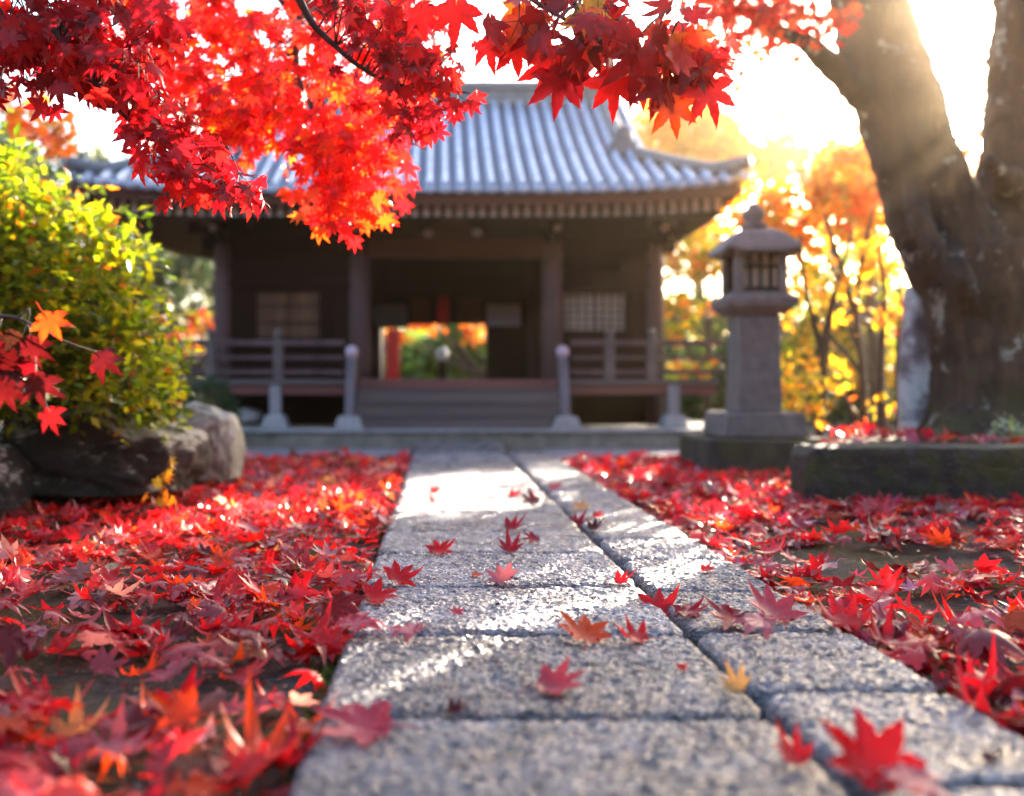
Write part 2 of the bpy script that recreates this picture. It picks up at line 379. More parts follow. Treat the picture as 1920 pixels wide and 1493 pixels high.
def slab_mat():
    m, n, b = mat_new("chiselled granite slab")
    tc = N(n, "ShaderNodeTexCoord"); oi = N(n, "ShaderNodeObjectInfo")
    off = N(n, "ShaderNodeVectorMath", operation='ADD'); sc = N(n, "ShaderNodeMath", operation='MULTIPLY'); sc.inputs[1].default_value = 37
    n.links.new(oi.outputs["Random"], sc.inputs[0]); n.links.new(tc.outputs["Object"], off.inputs[0]); n.links.new(sc.outputs[0], off.inputs[1])
    a = N(n, "ShaderNodeTexNoise"); a.inputs["Scale"].default_value = 120; a.inputs["Detail"].default_value = 6; a.inputs["Roughness"].default_value = .7
    c = N(n, "ShaderNodeTexNoise"); c.inputs["Scale"].default_value = 7; c.inputs["Detail"].default_value = 6
    v = N(n, "ShaderNodeTexVoronoi"); v.inputs["Scale"].default_value = 110; v.inputs["Randomness"].default_value = 1
    mp = N(n, "ShaderNodeMapping"); mp.inputs["Scale"].default_value = (.7, 1.35, 1)
    n.links.new(off.outputs[0], mp.inputs[0])
    d = N(n, "ShaderNodeTexNoise"); d.inputs["Scale"].default_value = 55; d.inputs["Detail"].default_value = 7; d.inputs["Roughness"].default_value = .72
    for x in (a, c): n.links.new(off.outputs[0], x.inputs["Vector"])
    for x in (v, d): n.links.new(mp.outputs[0], x.inputs["Vector"])
    r = ramp(n, [(.36, (.15, .148, .18)), (.5, (.36, .357, .41)), (.64, (.66, .655, .71))]); n.links.new(a.outputs["Fac"], r.inputs[0])
    r2 = ramp(n, [(.35, (.55, .53, .55)), (.65, (1.1, 1.08, 1.08))]); n.links.new(c.outputs["Fac"], r2.inputs[0])
    mx = N(n, "ShaderNodeMix", data_type='RGBA', blend_type='MULTIPLY'); mx.inputs[0].default_value = 1
    n.links.new(r.outputs[0], mx.inputs[6]); n.links.new(r2.outputs[0], mx.inputs[7]); 
    pit = ramp(n, [(.4, (.22, .21, .24)), (.5, (1, 1, 1))]); n.links.new(d.outputs["Fac"], pit.inputs[0])
    mp2 = N(n, "ShaderNodeMix", data_type='RGBA', blend_type='MULTIPLY'); mp2.inputs[0].default_value = 1
    n.links.new(mx.outputs[2], mp2.inputs[6]); n.links.new(pit.outputs[0], mp2.inputs[7])
    tone = N(n, "ShaderNodeMapRange"); tone.inputs[3].default_value = .72; tone.inputs[4].default_value = 1.2; n.links.new(oi.outputs["Random"], tone.inputs[0])
    tv = N(n, "ShaderNodeVectorMath", operation='SCALE'); n.links.new(mp2.outputs[2], tv.inputs[0]); n.links.new(tone.outputs[0], tv.inputs[3])
    st = N(n, "ShaderNodeTexNoise"); st.inputs["Scale"].default_value = 3.1; st.inputs["Detail"].default_value = 7; st.inputs["Roughness"].default_value = .7; n.links.new(off.outputs[0], st.inputs["Vector"])
    sr = ramp(n, [(.52, (0, 0, 0)), (.7, (.75, .75, .75))]); n.links.new(st.outputs["Fac"], sr.inputs[0])
    sx = N(n, "ShaderNodeMix", data_type='RGBA'); n.links.new(sr.outputs[0], sx.inputs[0]); n.links.new(tv.outputs[0], sx.inputs[6]); sx.inputs[7].default_value = (.11, .1, .085, 1)
    n.links.new(sx.outputs[2], b.inputs["Base Color"])
    rr = N(n, "ShaderNodeMapRange"); b.inputs["Specular IOR Level"].default_value = .75
    rr.inputs[3].default_value, rr.inputs[4].default_value = .18, .4
    n.links.new(c.outputs["Fac"], rr.inputs[0]); n.links.new(rr.outputs[0], b.inputs["Roughness"])
    ad = N(n, "ShaderNodeMath", operation='MULTIPLY_ADD'); n.links.new(v.outputs["Distance"], ad.inputs[0]); ad.inputs[1].default_value = .7; n.links.new(d.outputs["Fac"], ad.inputs[2])
    bp = N(n, "ShaderNodeBump"); bp.inputs["Strength"].default_value = 1.0; bp.inputs["Distance"].default_value = .02
    n.links.new(ad.outputs[0], bp.inputs["Height"]); n.links.new(bp.outputs[0], b.inputs["Normal"])
    return m
M['slab'] = slab_mat()

# ------------------------------------------------------------------ ground
def ground():
    xs = np.unique(np.concatenate([[-90, -60, -35, -20, -12, -8], np.arange(-5, 5.01, .05), [8, 12, 20, 35, 60, 90]]))
    ys = np.unique(np.concatenate([[-30, -12, -5, -1], np.arange(.3, 9.6, .05), np.arange(10, 20, 1.), [25, 35, 55, 90]]))
    X, Y = np.meshgrid(xs, ys)
    p = np.stack([X.ravel(), Y.ravel(), 0*X.ravel()], 1)
    z = -.055 + .016*fbm(p*3.0, 4, 3) + .006*fbm(p*14, 3, 9)
    onpath = (p[:, 0] > -.3) & (p[:, 0] < 1.02)
    z = np.where(onpath, -.07 + .008*fbm(p*10, 3, 9), z)
    far = (np.abs(p[:, 0]) > 5) | (p[:, 1] > 9.6) | (p[:, 1] < .3)
    z = np.where(far, -.055, z)
    p[:, 2] = z
    nx, ny = len(xs), len(ys)
    i = np.arange((ny-1)*(nx-1)); r, c = i//(nx-1), i % (nx-1)
    a = r*nx+c
    Q = np.stack([a, a+1, a+nx+1, a+nx], 1)
    o = link("ground", np_mesh("ground", p, Q), M['soil'])
    tag(o, "dark damp soil with olive moss patches under the fallen leaves", "ground", None, 'structure')
ground()
g = MB(); g.box(-9, -.24, 8.05, 9.28, -.12, -.028); g.box(.97, 9, 8.05, 9.28, -.12, -.028)
tag(g.build("gravel_strip", M['gravel']), "lavender grey gravel strip in front of the temple platform", "gravel", None, 'structure')

# ------------------------------------------------------------------ stone path
ORD = ["first", "second", "third", "fourth", "fifth", "sixth", "seventh", "eighth", "ninth", "tenth", "eleventh", "twelfth", "thirteenth", "fourteenth", "fifteenth", "sixteenth", "seventeenth", "eighteenth"]
def slab(x0, x1, y0, y1, seed, label, step=.0045, th=.11, zt=0.0):
    rs = np.random.default_rng(seed)
    if y0 > 4.5: step = .025
    elif y0 > 3.3: step = .012
    gap = .016
    x0 += .4*gap*rs.uniform(.2, 1.2); x1 -= .4*gap*rs.uniform(.2, 1.2); y0 += gap*rs.uniform(.5, 1.3); y1 -= gap*rs.uniform(.5, 1.3)
    nx = int((x1-x0)/step)+2; ny = int((y1-y0)/step)+2
    u = np.linspace(-1, 1, nx); v = np.linspace(-1, 1, ny)
    U, V = np.meshgrid(u, v); U = U.ravel(); V = V.ravel()
    hx, hy = (x1-x0)/2, (y1-y0)/2
    rc = rs.uniform(.035, .075)
    X = U*hx; Y = V*hy
    # pull the corners in to a rounded rectangle
    ex = np.abs(X)-(hx-rc); ey = np.abs(Y)-(hy-rc)
    k = (ex > 0) & (ey > 0)
    L = np.maximum(np.hypot(ex, ey), 1e-6); m = np.maximum(ex, ey)
    X = np.where(k, np.sign(X)*((hx-rc)+ex*m/L), X); Y = np.where(k, np.sign(Y)*((hy-rc)+ey*m/L), Y)
    pw = np.stack([X, Y, 0*X+seed*3.7], 1)
    d = np.minimum(hx-np.abs(U*hx), hy-np.abs(V*hy))
    edge = np.clip(1-d/.02, 0, 1)
    chip = np.clip(fbm(pw*16, 3, seed), 0, 1)
    Z = -.011*edge**2.2 - .016*edge*chip*rs.uniform(.5, 1.5) + .004*fbm(pw*5, 3, seed+1) + .0042*facets(pw*np.array([44, 62, 1])+.25*np.stack([fbm(pw*20, 2, seed), fbm(pw*20, 2, seed+9), 0*X], 1), seed) + .004*fbm(pw*90, 2, seed+3)
    X = X + .006*edge*fbm(pw*9, 2, seed+5); Y = Y + .006*edge*fbm(pw*9, 2, seed+6)
    tilt = rs.uniform(-.004, .004, 2)
    Z = Z + zt + X*tilt[0] + Y*tilt[1]
    top = np.stack([X, Y, Z], 1)
    idx = np.arange(nx*ny).reshape(ny, nx)
    q = np.stack([idx[:-1, :-1].ravel(), idx[:-1, 1:].ravel(), idx[1:, 1:].ravel(), idx[1:, :-1].ravel()], 1)
    ring = np.concatenate([idx[0, :], idx[1:, -1], idx[-1, -2::-1], idx[-2:0:-1, 0]])
    low = top[ring].copy(); low[:, 2] = zt - th; low[:, :2] *= 1.005
    mid = top[ring].copy(); mid[:, 2] -= .02; mid[:, :2] *= 1.004
    n0 = len(top); n1 = n0+len(ring); nr = len(ring)
    j = np.arange(nr); jn = (j+1) % nr
    s1 = np.stack([ring[j], n0+j, n0+jn, ring[jn]], 1); s2 = np.stack([n0+j, n1+j, n1+jn, n0+jn], 1)
    me = np_mesh("stone_slab", np.vstack([top, mid, low]), np.vstack([q, s1, s2]))
    o = link("stone_slab", me, M['slab'])
    o.location = ((x0+x1)/2, (y0+y1)/2, 0)
    tag(o, label, "stone slab", "granite slabs of the garden path", "thing")
    return o
yl = [.57, 1.12, 1.67, 2.218, 2.753, 3.312]
while yl[-1] < 8.2: yl.append(yl[-1]+rng.uniform(.5, .6))
yr = [.42, .92, 1.385, 1.815, 2.255, 2.70, 3.18]
while yr[-1] < 8.2: yr.append(yr[-1]+rng.uniform(.42, .52))
vis = 0
for i in range(len(yl)-1):
    if i == 0: lab = "wide granite slab nearest the camera at the foot of the path"
    else: lab = f"wide granite slab, {ORD[i-1]} from the front in the broad left column"
    slab(-.207, .566, yl[i], yl[i+1], 10+i, lab)
for i in range(len(yr)-1):
    if i == 0: lab = "narrow granite slab nearest the camera in the right column"
    else: lab = f"narrow granite slab, {ORD[i-1]} from the front in the right column"
    slab(.576, .937, yr[i], yr[i+1], 50+i, lab)
slab(-.2, .6, yl[-1], 9.27, 90, "broad pale slab at the far end of the path before the temple platform", zt=.045, th=.15)

# ------------------------------------------------------------------ maple leaf shapes
LOBES = [(0, 1.0), (-43, .95), (43, .95), (-88, .76), (88, .76), (-134, .38), (134, .38)]
def maple(n=3, curl=.3, cup=.15, fold=.35, seed=0, serr=0.0, petiole=True):
    """unit leaf: centre at the origin, middle lobe along +Y, blade facing +Z"""
    rs = np.random.default_rng(seed)
    lob = sorted([(a+rs.uniform(-5, 5), L*rs.uniform(.9, 1.08)) for a, L in LOBES])
    V = [(0, 0, 0)]; T = []
    na = [(lob[i][0]+lob[i+1][0])/2 for i in range(len(lob)-1)]
    na = [lob[0][0]-38] + na + [lob[-1][0]+38]
    nr_ = [.14]+[.40+.04*rs.uniform(-1, 1) for _ in range(len(na)-2)]+[.14]
    def pol(a, r): return np.array([math.sin(R(a))*r, math.cos(R(a))*r])
    notch = [pol(a, r) for a, r in zip(na, nr_)]
    lobe_of = [0]
    pts = [np.zeros(2)]; off = [0.0]
    def put(p, o, li):
        pts.append(np.array(p)); off.append(o); lobe_of.append(li); return len(pts)-1
    ni = [put(p, .05, 0) for p in notch]
    for li, (a, L) in enumerate(lob):
        ax = pol(a, 1); pr = np.array([ax[1], -ax[0]])
        l, r = ni[li], ni[li+1]
        base = (notch[li]+notch[li+1])/2; b0 = base@ax
        vm = put(ax*b0, 0, li)
        T += [(0, l, vm), (0, vm, r)]
        w0 = np.linalg.norm(notch[li]-notch[li+1])/2
        pl, pv, pr_ = l, vm, r
        for k in range(1, n):
            t = k/n
            wd = (w0*(1-t)**1.05*(1+2.3*t*(1-t)))*(1+ (serr*((k % 2)*2-1) if k > 1 else 0))
            c = ax*(b0+(L-b0)*t)
            v_ = put(c, 0, li); l_ = put(c-pr*wd, wd, li); r_ = put(c+pr*wd, wd, li)
            T += [(pl, l_, v_), (pl, v_, pv), (pv, v_, r_), (pv, r_, pr_)]
            pl, pv, pr_ = l_, v_, r_
        tip = put(ax*L, 0, li)
        T += [(pl, tip, pv), (pv, tip, pr_)]
    p = np.array(pts); off = np.array(off); lo = np.array(lobe_of)
    rr = np.hypot(p[:, 0], p[:, 1])
    lc = curl*rs.uniform(-.6, 1.4, len(lob))
    z = cup*rr**2 + lc[lo]*np.maximum(0, rr-.3)**2 + fold*off + .05*np.sin(p[:, 0]*5+seed)*rr
    V = np.column_stack([p, z])
    T = np.array(T)
    # roll the blade about its midrib a little
    if petiole:
        b = len(V); q = []
        for t in np.linspace(0, 1, 4):
            y = -.75*t; zz = .12*math.sin(t*2.4)*rs.uniform(.3, 1.6) - .02
            wv = .018*(1-.3*t); xx = .1*t*rs.uniform(-1, 1)
            q += [(xx-wv, y, zz), (xx+wv, y, zz), (xx, y, zz+wv*1.4)]
        V = np.vstack([V, q])
        e = []
        for k in range(3):
            i0 = b+3*k
            for s in range(3):
                s2 = (s+1) % 3
                e += [(i0+s, i0+3+s, i0+s2), (i0+s2, i0+3+s, i0+3+s2)]
        T = np.vstack([T, e])
    # make the blade face +Z
    nrm = np.cross(V[T[:, 1]]-V[T[:, 0]], V[T[:, 2]]-V[T[:, 0]])[:, 2].mean()
    if nrm < 0: T = T[:, ::-1]
    return V, T
FLAT = [maple(3, c, u, f, s) for s, (c, u, f) in enumerate([(.5, .25, .3), (.9, .1, .5), (-.5, .2, .3), (.3, .6, .2), (1.2, .2, .6), (.2, -.25, -.3), (-.8, -.2, .4), (.7, .5, -.4)])]
HANG = [maple(3, c, u, f, 40+s) for s, (c, u, f) in enumerate([(.3, -.2, .25), (-.4, -.35, .3), (.2, -.1, .5), (-.6, -.2, -.3), (.4, .2, .3)])]
HEROH = [maple(7, c, u, f, 60+s, serr=.10) for s, (c, u, f) in enumerate([(.25, -.25, .3), (-.4, -.4, .3), (.2, -.15, .5), (-.5, -.2, -.3), (.35, -.5, .2), (-.2, -.6, .45)])]
HEROF = [maple(7, c, u, f, 80+s, serr=.09) for s, (c, u, f) in enumerate([(.5, .25, .4), (.9, .1, .6), (-.7, .3, .4), (.6, .6, .4), (1.2, .15, .6), (.3, -.4, -.4), (-.9, -.3, .5), (.9, .5, -.5), (1.3, .05, .5), (.4, .9, .4), (.7, .8, -.6), (1.1, -.5, .6)])]
def lens_leaf(w=.42):
    V = np.array([(0, 0, 0), (-w*.5, .4, .06), (0, .42, 0), (w*.5, .4, .06), (0, 1, -.05)])
    return V, np.array([(0, 2, 1), (0, 3, 2), (1, 2, 4), (2, 3, 4)])
OVAL = [lens_leaf(.45), lens_leaf(.55), lens_leaf(.36)]
def tuft():
    """small spray of three pointed lobes for far maples"""
    V = np.array([(0, 0, 0), (-.16, .45, .05), (0, 1, 0), (.16, .45, .05), (-.5, .35, -.05), (-.8, .62, -.1), (.5, .35, -.05), (.8, .62, -.1), (-.3, .12, 0), (.3, .12, 0)])
    return V, np.array([(0, 3, 1), (1, 3, 2), (0, 1, 4), (1, 5, 4), (0, 6, 3), (3, 6, 7), (0, 4, 8), (0, 9, 6)])
TUFT = [tuft()]

def frames(tip, nrm):
    """rotation matrices whose columns are side, tip, normal"""
    t = tip/np.linalg.norm(tip, axis=1, keepdims=True)
    n = nrm-(nrm*t).sum(1, keepdims=True)*t
    n /= np.linalg.norm(n, axis=1, keepdims=True)+1e-9
    s = np.cross(t, n)
    return np.stack([s, t, n], 2)
def leaf_cloud(variants, pos, M3, size, col):
    pos = np.asarray(pos); Vs = []; Ts = []; Cs = []; b = 0
    which = rng.integers(0, len(variants), len(pos))
    for k, (V, T) in enumerate(variants):
        s = np.where(which == k)[0]
        if len(s) == 0: continue
        W = np.einsum('nij,vj->nvi', M3[s], V)*size[s][:, None, None] + pos[s][:, None, :]
        nv = len(V)
        Vs.append(W.reshape(-1, 3))
        Ts.append((T[None]+(np.arange(len(s))*nv)[:, None, None]+b).reshape(-1, 3))
        Cs.append(np.repeat(col[s], nv, 0)); b += nv*len(s)
    return np.vstack(Vs), np.vstack(Ts), np.vstack(Cs)
def pick(pal, n, jit=.2):
    c = np.array([p[:3] for p in pal]); wt = np.array([p[3] for p in pal], float); wt /= wt.sum()
    i = rng.choice(len(pal), n, p=wt)
    return np.clip(c[i]*rng.uniform(1-jit, 1+jit, (n, 1))*rng.uniform(.9, 1.1, (n, 3)), .002, .9), i

# ------------------------------------------------------------------ fallen leaves
PAL_FALL = [(.15, .045, .022, 1.3, "brown"), (.55, .22, .24, 1.0, "faded pink"), (.58, .01, .014, 6, "bright red"), (.34, .006, .018, 4, "crimson"), (.62, .055, .008, 2.2, "orange red"), (.13, .005, .009, 1.4, "dark maroon"), (.46, .07, .10, 1.5, "pinkish red"), (.60, .24, .09, .35, "tan")]
def bare(x, y):
    """0 in the bare mossy patches, 1 where leaves lie thick"""
    k = np.ones_like(x)
    for cx, cy, rx, ry in [(-.62, 1.86, .22, .10), (1.5, 3.35, .5, .30), (1.95, 4.15, .5, .14), (-1.02, 2.55, .12, .1), (1.28, 2.62, .16, .1), (2.1, 2.75, .3, .1), (-.3, 2.02, .1, .06)]:
        q = ((x-cx)/rx)**2+((y-cy)/ry)**2
        k = np.minimum(k, np.clip((q-.65)/.6, .03, 1))
    return k
def scatter():
    out = []
    def area(x0, x1, y0, y1, dens):
        n = int((x1-x0)*(y1-y0)*dens)
        x = rng.uniform(x0, x1, n); y = rng.uniform(y0, y1, n)
        k = bare(x, y)*np.clip(.75+1.0*fbm(np.stack([x*2.2, y*2.2, 0*x], 1), 3, 21), .42, 1)
        m = rng.random(n) < k
        out.append(np.stack([x[m], y[m]], 1))
    area(-1.9, -.2, .75, 4.5, 420)
    area(-3.2, -.2, 4.3, 8.0, 520)
    area(-5.0, -1.9, 2.0, 8.0, 130)
    area(.94, 3.0, .9, 4.9, 420)
    area(.94, 2.25, 4.9, 8.0, 520)
    area(2.2, 3.2, 4.6, 4.85, 350)
    area(3.0, 5.5, 1.0, 4.9, 120)
    xy = np.vstack(out)
    return xy[(xy[:, 0] < -.215) | (xy[:, 0] > .945)]
xy = scatter()
bedn = 300; bed = np.stack([rng.uniform(1.95, 4.6, bedn), rng.uniform(5.2, 7.0, bedn)], 1)
bed = bed[bed[:, 0] > 2.02+(bed[:, 1]-5.2)*.45]; bedn = len(bed); xy = np.vstack([xy, bed]); onbed = np.arange(len(xy)) >= len(xy)-bedn
n = len(xy)
tiltdir = rng.uniform(0, 2*math.pi, n); tilt = np.abs(rng.normal(0, .42, n)); tilt = np.minimum(tilt, 1.45)
nrm = np.stack([np.sin(tilt)*np.cos(tiltdir), np.sin(tilt)*np.sin(tiltdir), np.cos(tilt)], 1)
flip = rng.random(n) < .3
nrm[flip] *= -1
ya = rng.uniform(0, 2*math.pi, n)
tip = np.stack([np.cos(ya), np.sin(ya), rng.normal(0, .15, n)], 1)
size = rng.uniform(.036, .084, n)
z = -.045 + size*np.sin(tilt)*.6 + rng.uniform(0, .03, n) + np.where(flip, .008, 0) + np.where(onbed, .275, 0)
pos = np.column_stack([xy, z])
M3 = frames(tip, nrm)
col, ci = pick(PAL_FALL, n)
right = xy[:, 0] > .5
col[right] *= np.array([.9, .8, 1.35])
px = VX + F*pos[:, 0]/pos[:, 1]; py = VY + F*(H-pos[:, 2])/pos[:, 1]
inview = (px > -60) & (px < 1980) & (py < 1540)
order = np.argsort(np.where(inview, pos[:, 1], 99))
near = order[:262]
rest = np.setdiff1d(np.arange(n), near)
V, T, C = leaf_cloud(FLAT, pos[rest], M3[rest], size[rest], col[rest])
nb = 5200
bx_ = np.concatenate([rng.uniform(-2.2, -.23, nb//2), rng.uniform(.95, 3.0, nb//2)]); by_ = .9+3.9*rng.random(len(bx_))**1.3
nbp = 130
bx_ = np.concatenate([bx_, rng.uniform(-.19, .92, nbp)]); by_ = np.concatenate([by_, 1.2+5.5*rng.random(nbp)**1.2])
bp_ = np.column_stack([bx_, by_, np.where(np.arange(len(bx_)) < len(bx_)-nbp, -.043, .006)])
bt = rng.normal(0, 1, (len(bx_), 3))*np.array([1, 1, .3]); bn = np.array([0, 0, 1])+rng.normal(0, .35, (len(bx_), 3))
bc, _ = pick([(.1, .035, .02, 4), (.25, .09, .05, 2), (.3, .01, .015, 2), (.06, .03, .02, 3), (.3, .2, .12, 1)], len(bx_))
bs = rng.uniform(.008, .024, len(bx_)); bs[-nbp:] = rng.uniform(.005, .012, nbp)
V2, T2_, C2 = leaf_cloud([lens_leaf(.9), lens_leaf(.4), lens_leaf(.08)], bp_, frames(bt, bn), bs, bc)
T = np.vstack([T, T2_+len(V)]); V = np.vstack([V, V2]); C = np.vstack([C, C2])
tag(link("leaf_litter", np_mesh("leaf_litter", V, T, C), M['leaf_litter']), "carpet of fallen red maple leaves on both sides of the stone path", "leaf litter", None, 'stuff')
# the leaves nearest the camera, each its own object
hero_me = []; hero_v = []
for V, T in HEROF:
    hero_v.append(V)
    me = np_mesh("fallen_leaf", V, T); me.materials.append(M['leaf_single']); hero_me.append(me)
def fallen(p, m3, s, c, label, group, vi=None, rest=None):
    if vi is None: vi = int(rng.integers(len(hero_me)))
    me = hero_me[vi]
    if rest is not None: p = np.array([p[0], p[1], rest-np.percentile((hero_v[vi]@np.asarray(m3).T)[:, 2]*s, 3)])
    o = bpy.data.objects.new("fallen_leaf", me)
    m4 = Matrix([list(m3[0])+[p[0]], list(m3[1])+[p[1]], list(m3[2])+[p[2]], [0, 0, 0, 1]])
    o.matrix_world = m4 @ Matrix.Diagonal((s, s, s, 1))
    o.color = (*c, 1)
    COL.objects.link(o)
    tag(o, label, "leaf", group)
    return o
def row_words(y, right):
    ed = yr if right else yl
    k = int(np.searchsorted(ed, y))-1
    k = max(k, 0)
    col_ = "narrow slab" if right else "wide slab"
    if k <= 1: return "front " + col_
    return f"{ORD[k-1]} {col_}"
for i in near:
    name = PAL_FALL[ci[i]][4]
    side = 'right of' if right[i] else 'left of'
    pose = "tilted" if tilt[i] > .5 else "flat"
    lab = f"{pose} {name} leaf on the ground {side} the {row_words(pos[i,1], right[i])}"
    fallen(pos[i], M3[i], size[i]*1.12, col[i], lab, "fallen maple leaves nearest the camera", None, -.046+rng.uniform(0, .03))
# single leaves lying on the path, placed as in the photograph
PC = {'dusk': (.13, .004, .008), 'red': (.55, .008, .014), 'crimson': (.3, .006, .02), 'orange': (.66, .07, .008), 'maroon': (.055, .003, .006), 'pink': (.5, .13, .17), 'rose': (.48, .05, .085), 'tan': (.62, .34, .12), 'yellow': (.7, .5, .05)}
ON_PATH = [  # px, py, size, colour, tilt, tip angle, variant, label
    (822, 1030, .052, 'red', .95, 60, 4, "upright bright red maple leaf by the left edge of the fourth wide slab"),
    (957, 1027, .046, 'crimson', .5, 100, 9, "crumpled crimson maple leaf near the joint of the fourth wide slab"),
    (957, 985, .05, 'crimson', .5, 20, 9, "curled dark red leaf in the middle of the path behind the crumpled one"),
    (1002, 1008, .036, 'crimson', .9, 200, 4, "small upright dark leaf in the middle of the path"),
    (945, 1082, .048, 'pink', .6, 100, 3, "pale pink curled maple leaf in the middle of the third wide slab"),
    (892, 1070, .02, 'orange', .3, 40, 0, "tiny orange leaf on the third wide slab"),
    (1160, 1082, .034, 'red', .6, 0, 9, "small red leaf on the edge of the gap between the slab columns"),
    (1235, 1120, .062, 'red', 1.1, 80, 4, "upright bright red maple leaf standing in the gap between the columns"),
    (1285, 1140, .05, 'crimson', .4, 30, 1, "crimson maple leaf lying beside the upright leaf in the gap"),
    (1095, 1188, .062, 'orange', .75, 85, 0, "orange red star shaped leaf on the joint of the second wide slab"),
    (1200, 1188, .045, 'red', .55, 160, 7, "red leaf folded on the joint by the right corner of a slab"),
    (1030, 1275, .056, 'rose', .35, 10, 3, "curled rosy leaf alone in the middle of the first wide slab"),
    (848, 1318, .024, 'maroon', .4, 10, 9, "small dark maroon leaf near the front joint of a slab"),
    (856, 1140, .018, 'rose', .8, 70, 4, "tiny magenta leaf scrap standing on the second wide slab"),
    (1278, 1240, .013, 'red', .9, 70, 4, "tiny red leaf scrap at the right of the first wide slab"),
    (700, 1352, .075, 'rose', .3, 170, 2, "large rosy leaf across the joint at the left edge of the path"),
    (775, 1185, .05, 'pink', .25, 170, 6, "pale pink leaf lying along the joint at the left of the path"),
    (660, 1180, .07, 'rose', .6, 70, 6, "broad rosy leaf leaning on the left edge of the path"),
    (745, 1085, .055, 'red', .8, 60, 4, "red maple leaf climbing the left edge of the third wide slab"),
    (700, 1115, .06, 'red', .7, 30, 0, "large vivid red leaf beside the left edge of the path"),
    (680, 1062, .035, 'yellow', .5, 50, 3, "yellow curled leaf by the left edge of the path"),
    (1320, 1060, .03, 'red', .2, 0, 3, "small red leaf on the narrow slab near the path's right edge"),
    (1375, 1155, .06, 'crimson', .4, 200, 1, "dusky crimson leaf on the right edge of a narrow slab"),
    (1450, 1150, .075, 'rose', .55, 90, 3, "large rosy leaf at the right edge of the narrow column"),
    (1430, 1175, .06, 'pink', .35, 180, 6, "pale dusky pink leaf over the corner of a narrow slab"),
    (1590, 1165, .06, 'red', .6, 100, 7, "bright red leaf curled beside the right edge of the path"),
    (1385, 1280, .03, 'tan', .6, 100, 9, "tan curled leaf in the gap between the front slabs"),
    (1495, 1410, .034, 'red', .5, 120, 9, "red curled leaf wedged in the front gap between the columns"),
    (1640, 1462, .072, 'red', 2.1, 95, 0, "large blurred red star leaf standing on the front narrow slab"),
    (1850, 1405, .016, 'maroon', .3, 0, 9, "small dark speck of a leaf on the front narrow slab"),
    (1700, 1490, .055, 'pink', .35, 20, 6, "pale pink leaf on the narrow slab below the star leaf"),
    (812, 918, .04, 'red', .4, 20, 9, "red leaf at the shade's edge on the far path, leftmost one"),
    (808, 935, .035, 'crimson', .4, 120, 3, "dark leaf just in front of the leftmost far red leaf"),
    (960, 925, .05, 'crimson', .3, 0, 9, "crimson leaf in the middle of the far path"),
    (1003, 938, .06, 'maroon', .4, 150, 1, "maroon leaf by the gap on the far path"),
    (1040, 912, .045, 'rose', .4, 60, 3, "rosy leaf on the far narrow slabs"),
    (1080, 965, .045, 'crimson', .4, 60, 9, "crimson leaf beside the gap on the narrow column"),
    (1116, 962, .035, 'red', .4, 0, 3, "small red leaf right of the crimson one on the narrow column"),
    (1110, 985, .04, 'maroon', .3, 20, 9, "dark curled leaf on the narrow column"),
    (1085, 948, .05, 'tan', .2, 20, 3, "pale thin leaf lying on the far narrow slabs"),
]
for (qx, qy, s, c, tl, an, vi, lab) in ON_PATH:
    Y = (H-.02)*F/(qy-VY)
    s *= 1.4
    tl = .1+.34*tl
    p = P(qx, qy, Y)
    a = R(an); rl = rng.normal(0, .25)
    nn = np.array([[math.sin(rl), -math.sin(tl), math.cos(tl)]])
    d = np.array([[math.cos(a), math.sin(a)*math.cos(tl), math.sin(a)*math.sin(tl)]])
    onslab = (-.2 < p[0] < .545) or (.585 < p[0] < .93)
    fallen(p, frames(d, nn)[0], s, PC[c], lab, "single maple leaves lying on the stone path", vi, .004 if onslab else -.03)

mn = 5200
mx_ = np.concatenate([rng.normal(.571, .006, mn//2), rng.choice([-.213, .943], mn//2)+rng.normal(0, .012, mn//2)]); my_ = np.concatenate([1.0+7*rng.random(mn//2), 1.0+6*rng.random(mn//2)])
km = fbm(np.stack([mx_*2, my_*2.2, 0*mx_], 1), 3, 77) > -.08
mp_ = np.column_stack([mx_, my_, np.full(mn, -.06)])[km]
mt = rng.normal(0, .5, (len(mp_), 3)); mt[:, 2] = 1; mnn = rng.normal(0, 1, (len(mp_), 3))
mc, _ = pick([(.06, .09, .012, 3), (.1, .12, .02, 2), (.04, .05, .012, 2)], len(mp_))
V, T, C = leaf_cloud([lens_leaf(.3), lens_leaf(.5)], mp_, frames(mt, mnn), rng.uniform(.02, .05, len(mp_)), mc)
tag(link("moss", np_mesh("moss", V, T, C), M['leaf_far']), "green moss growing in the joints between the slabs", "moss", None, 'stuff')

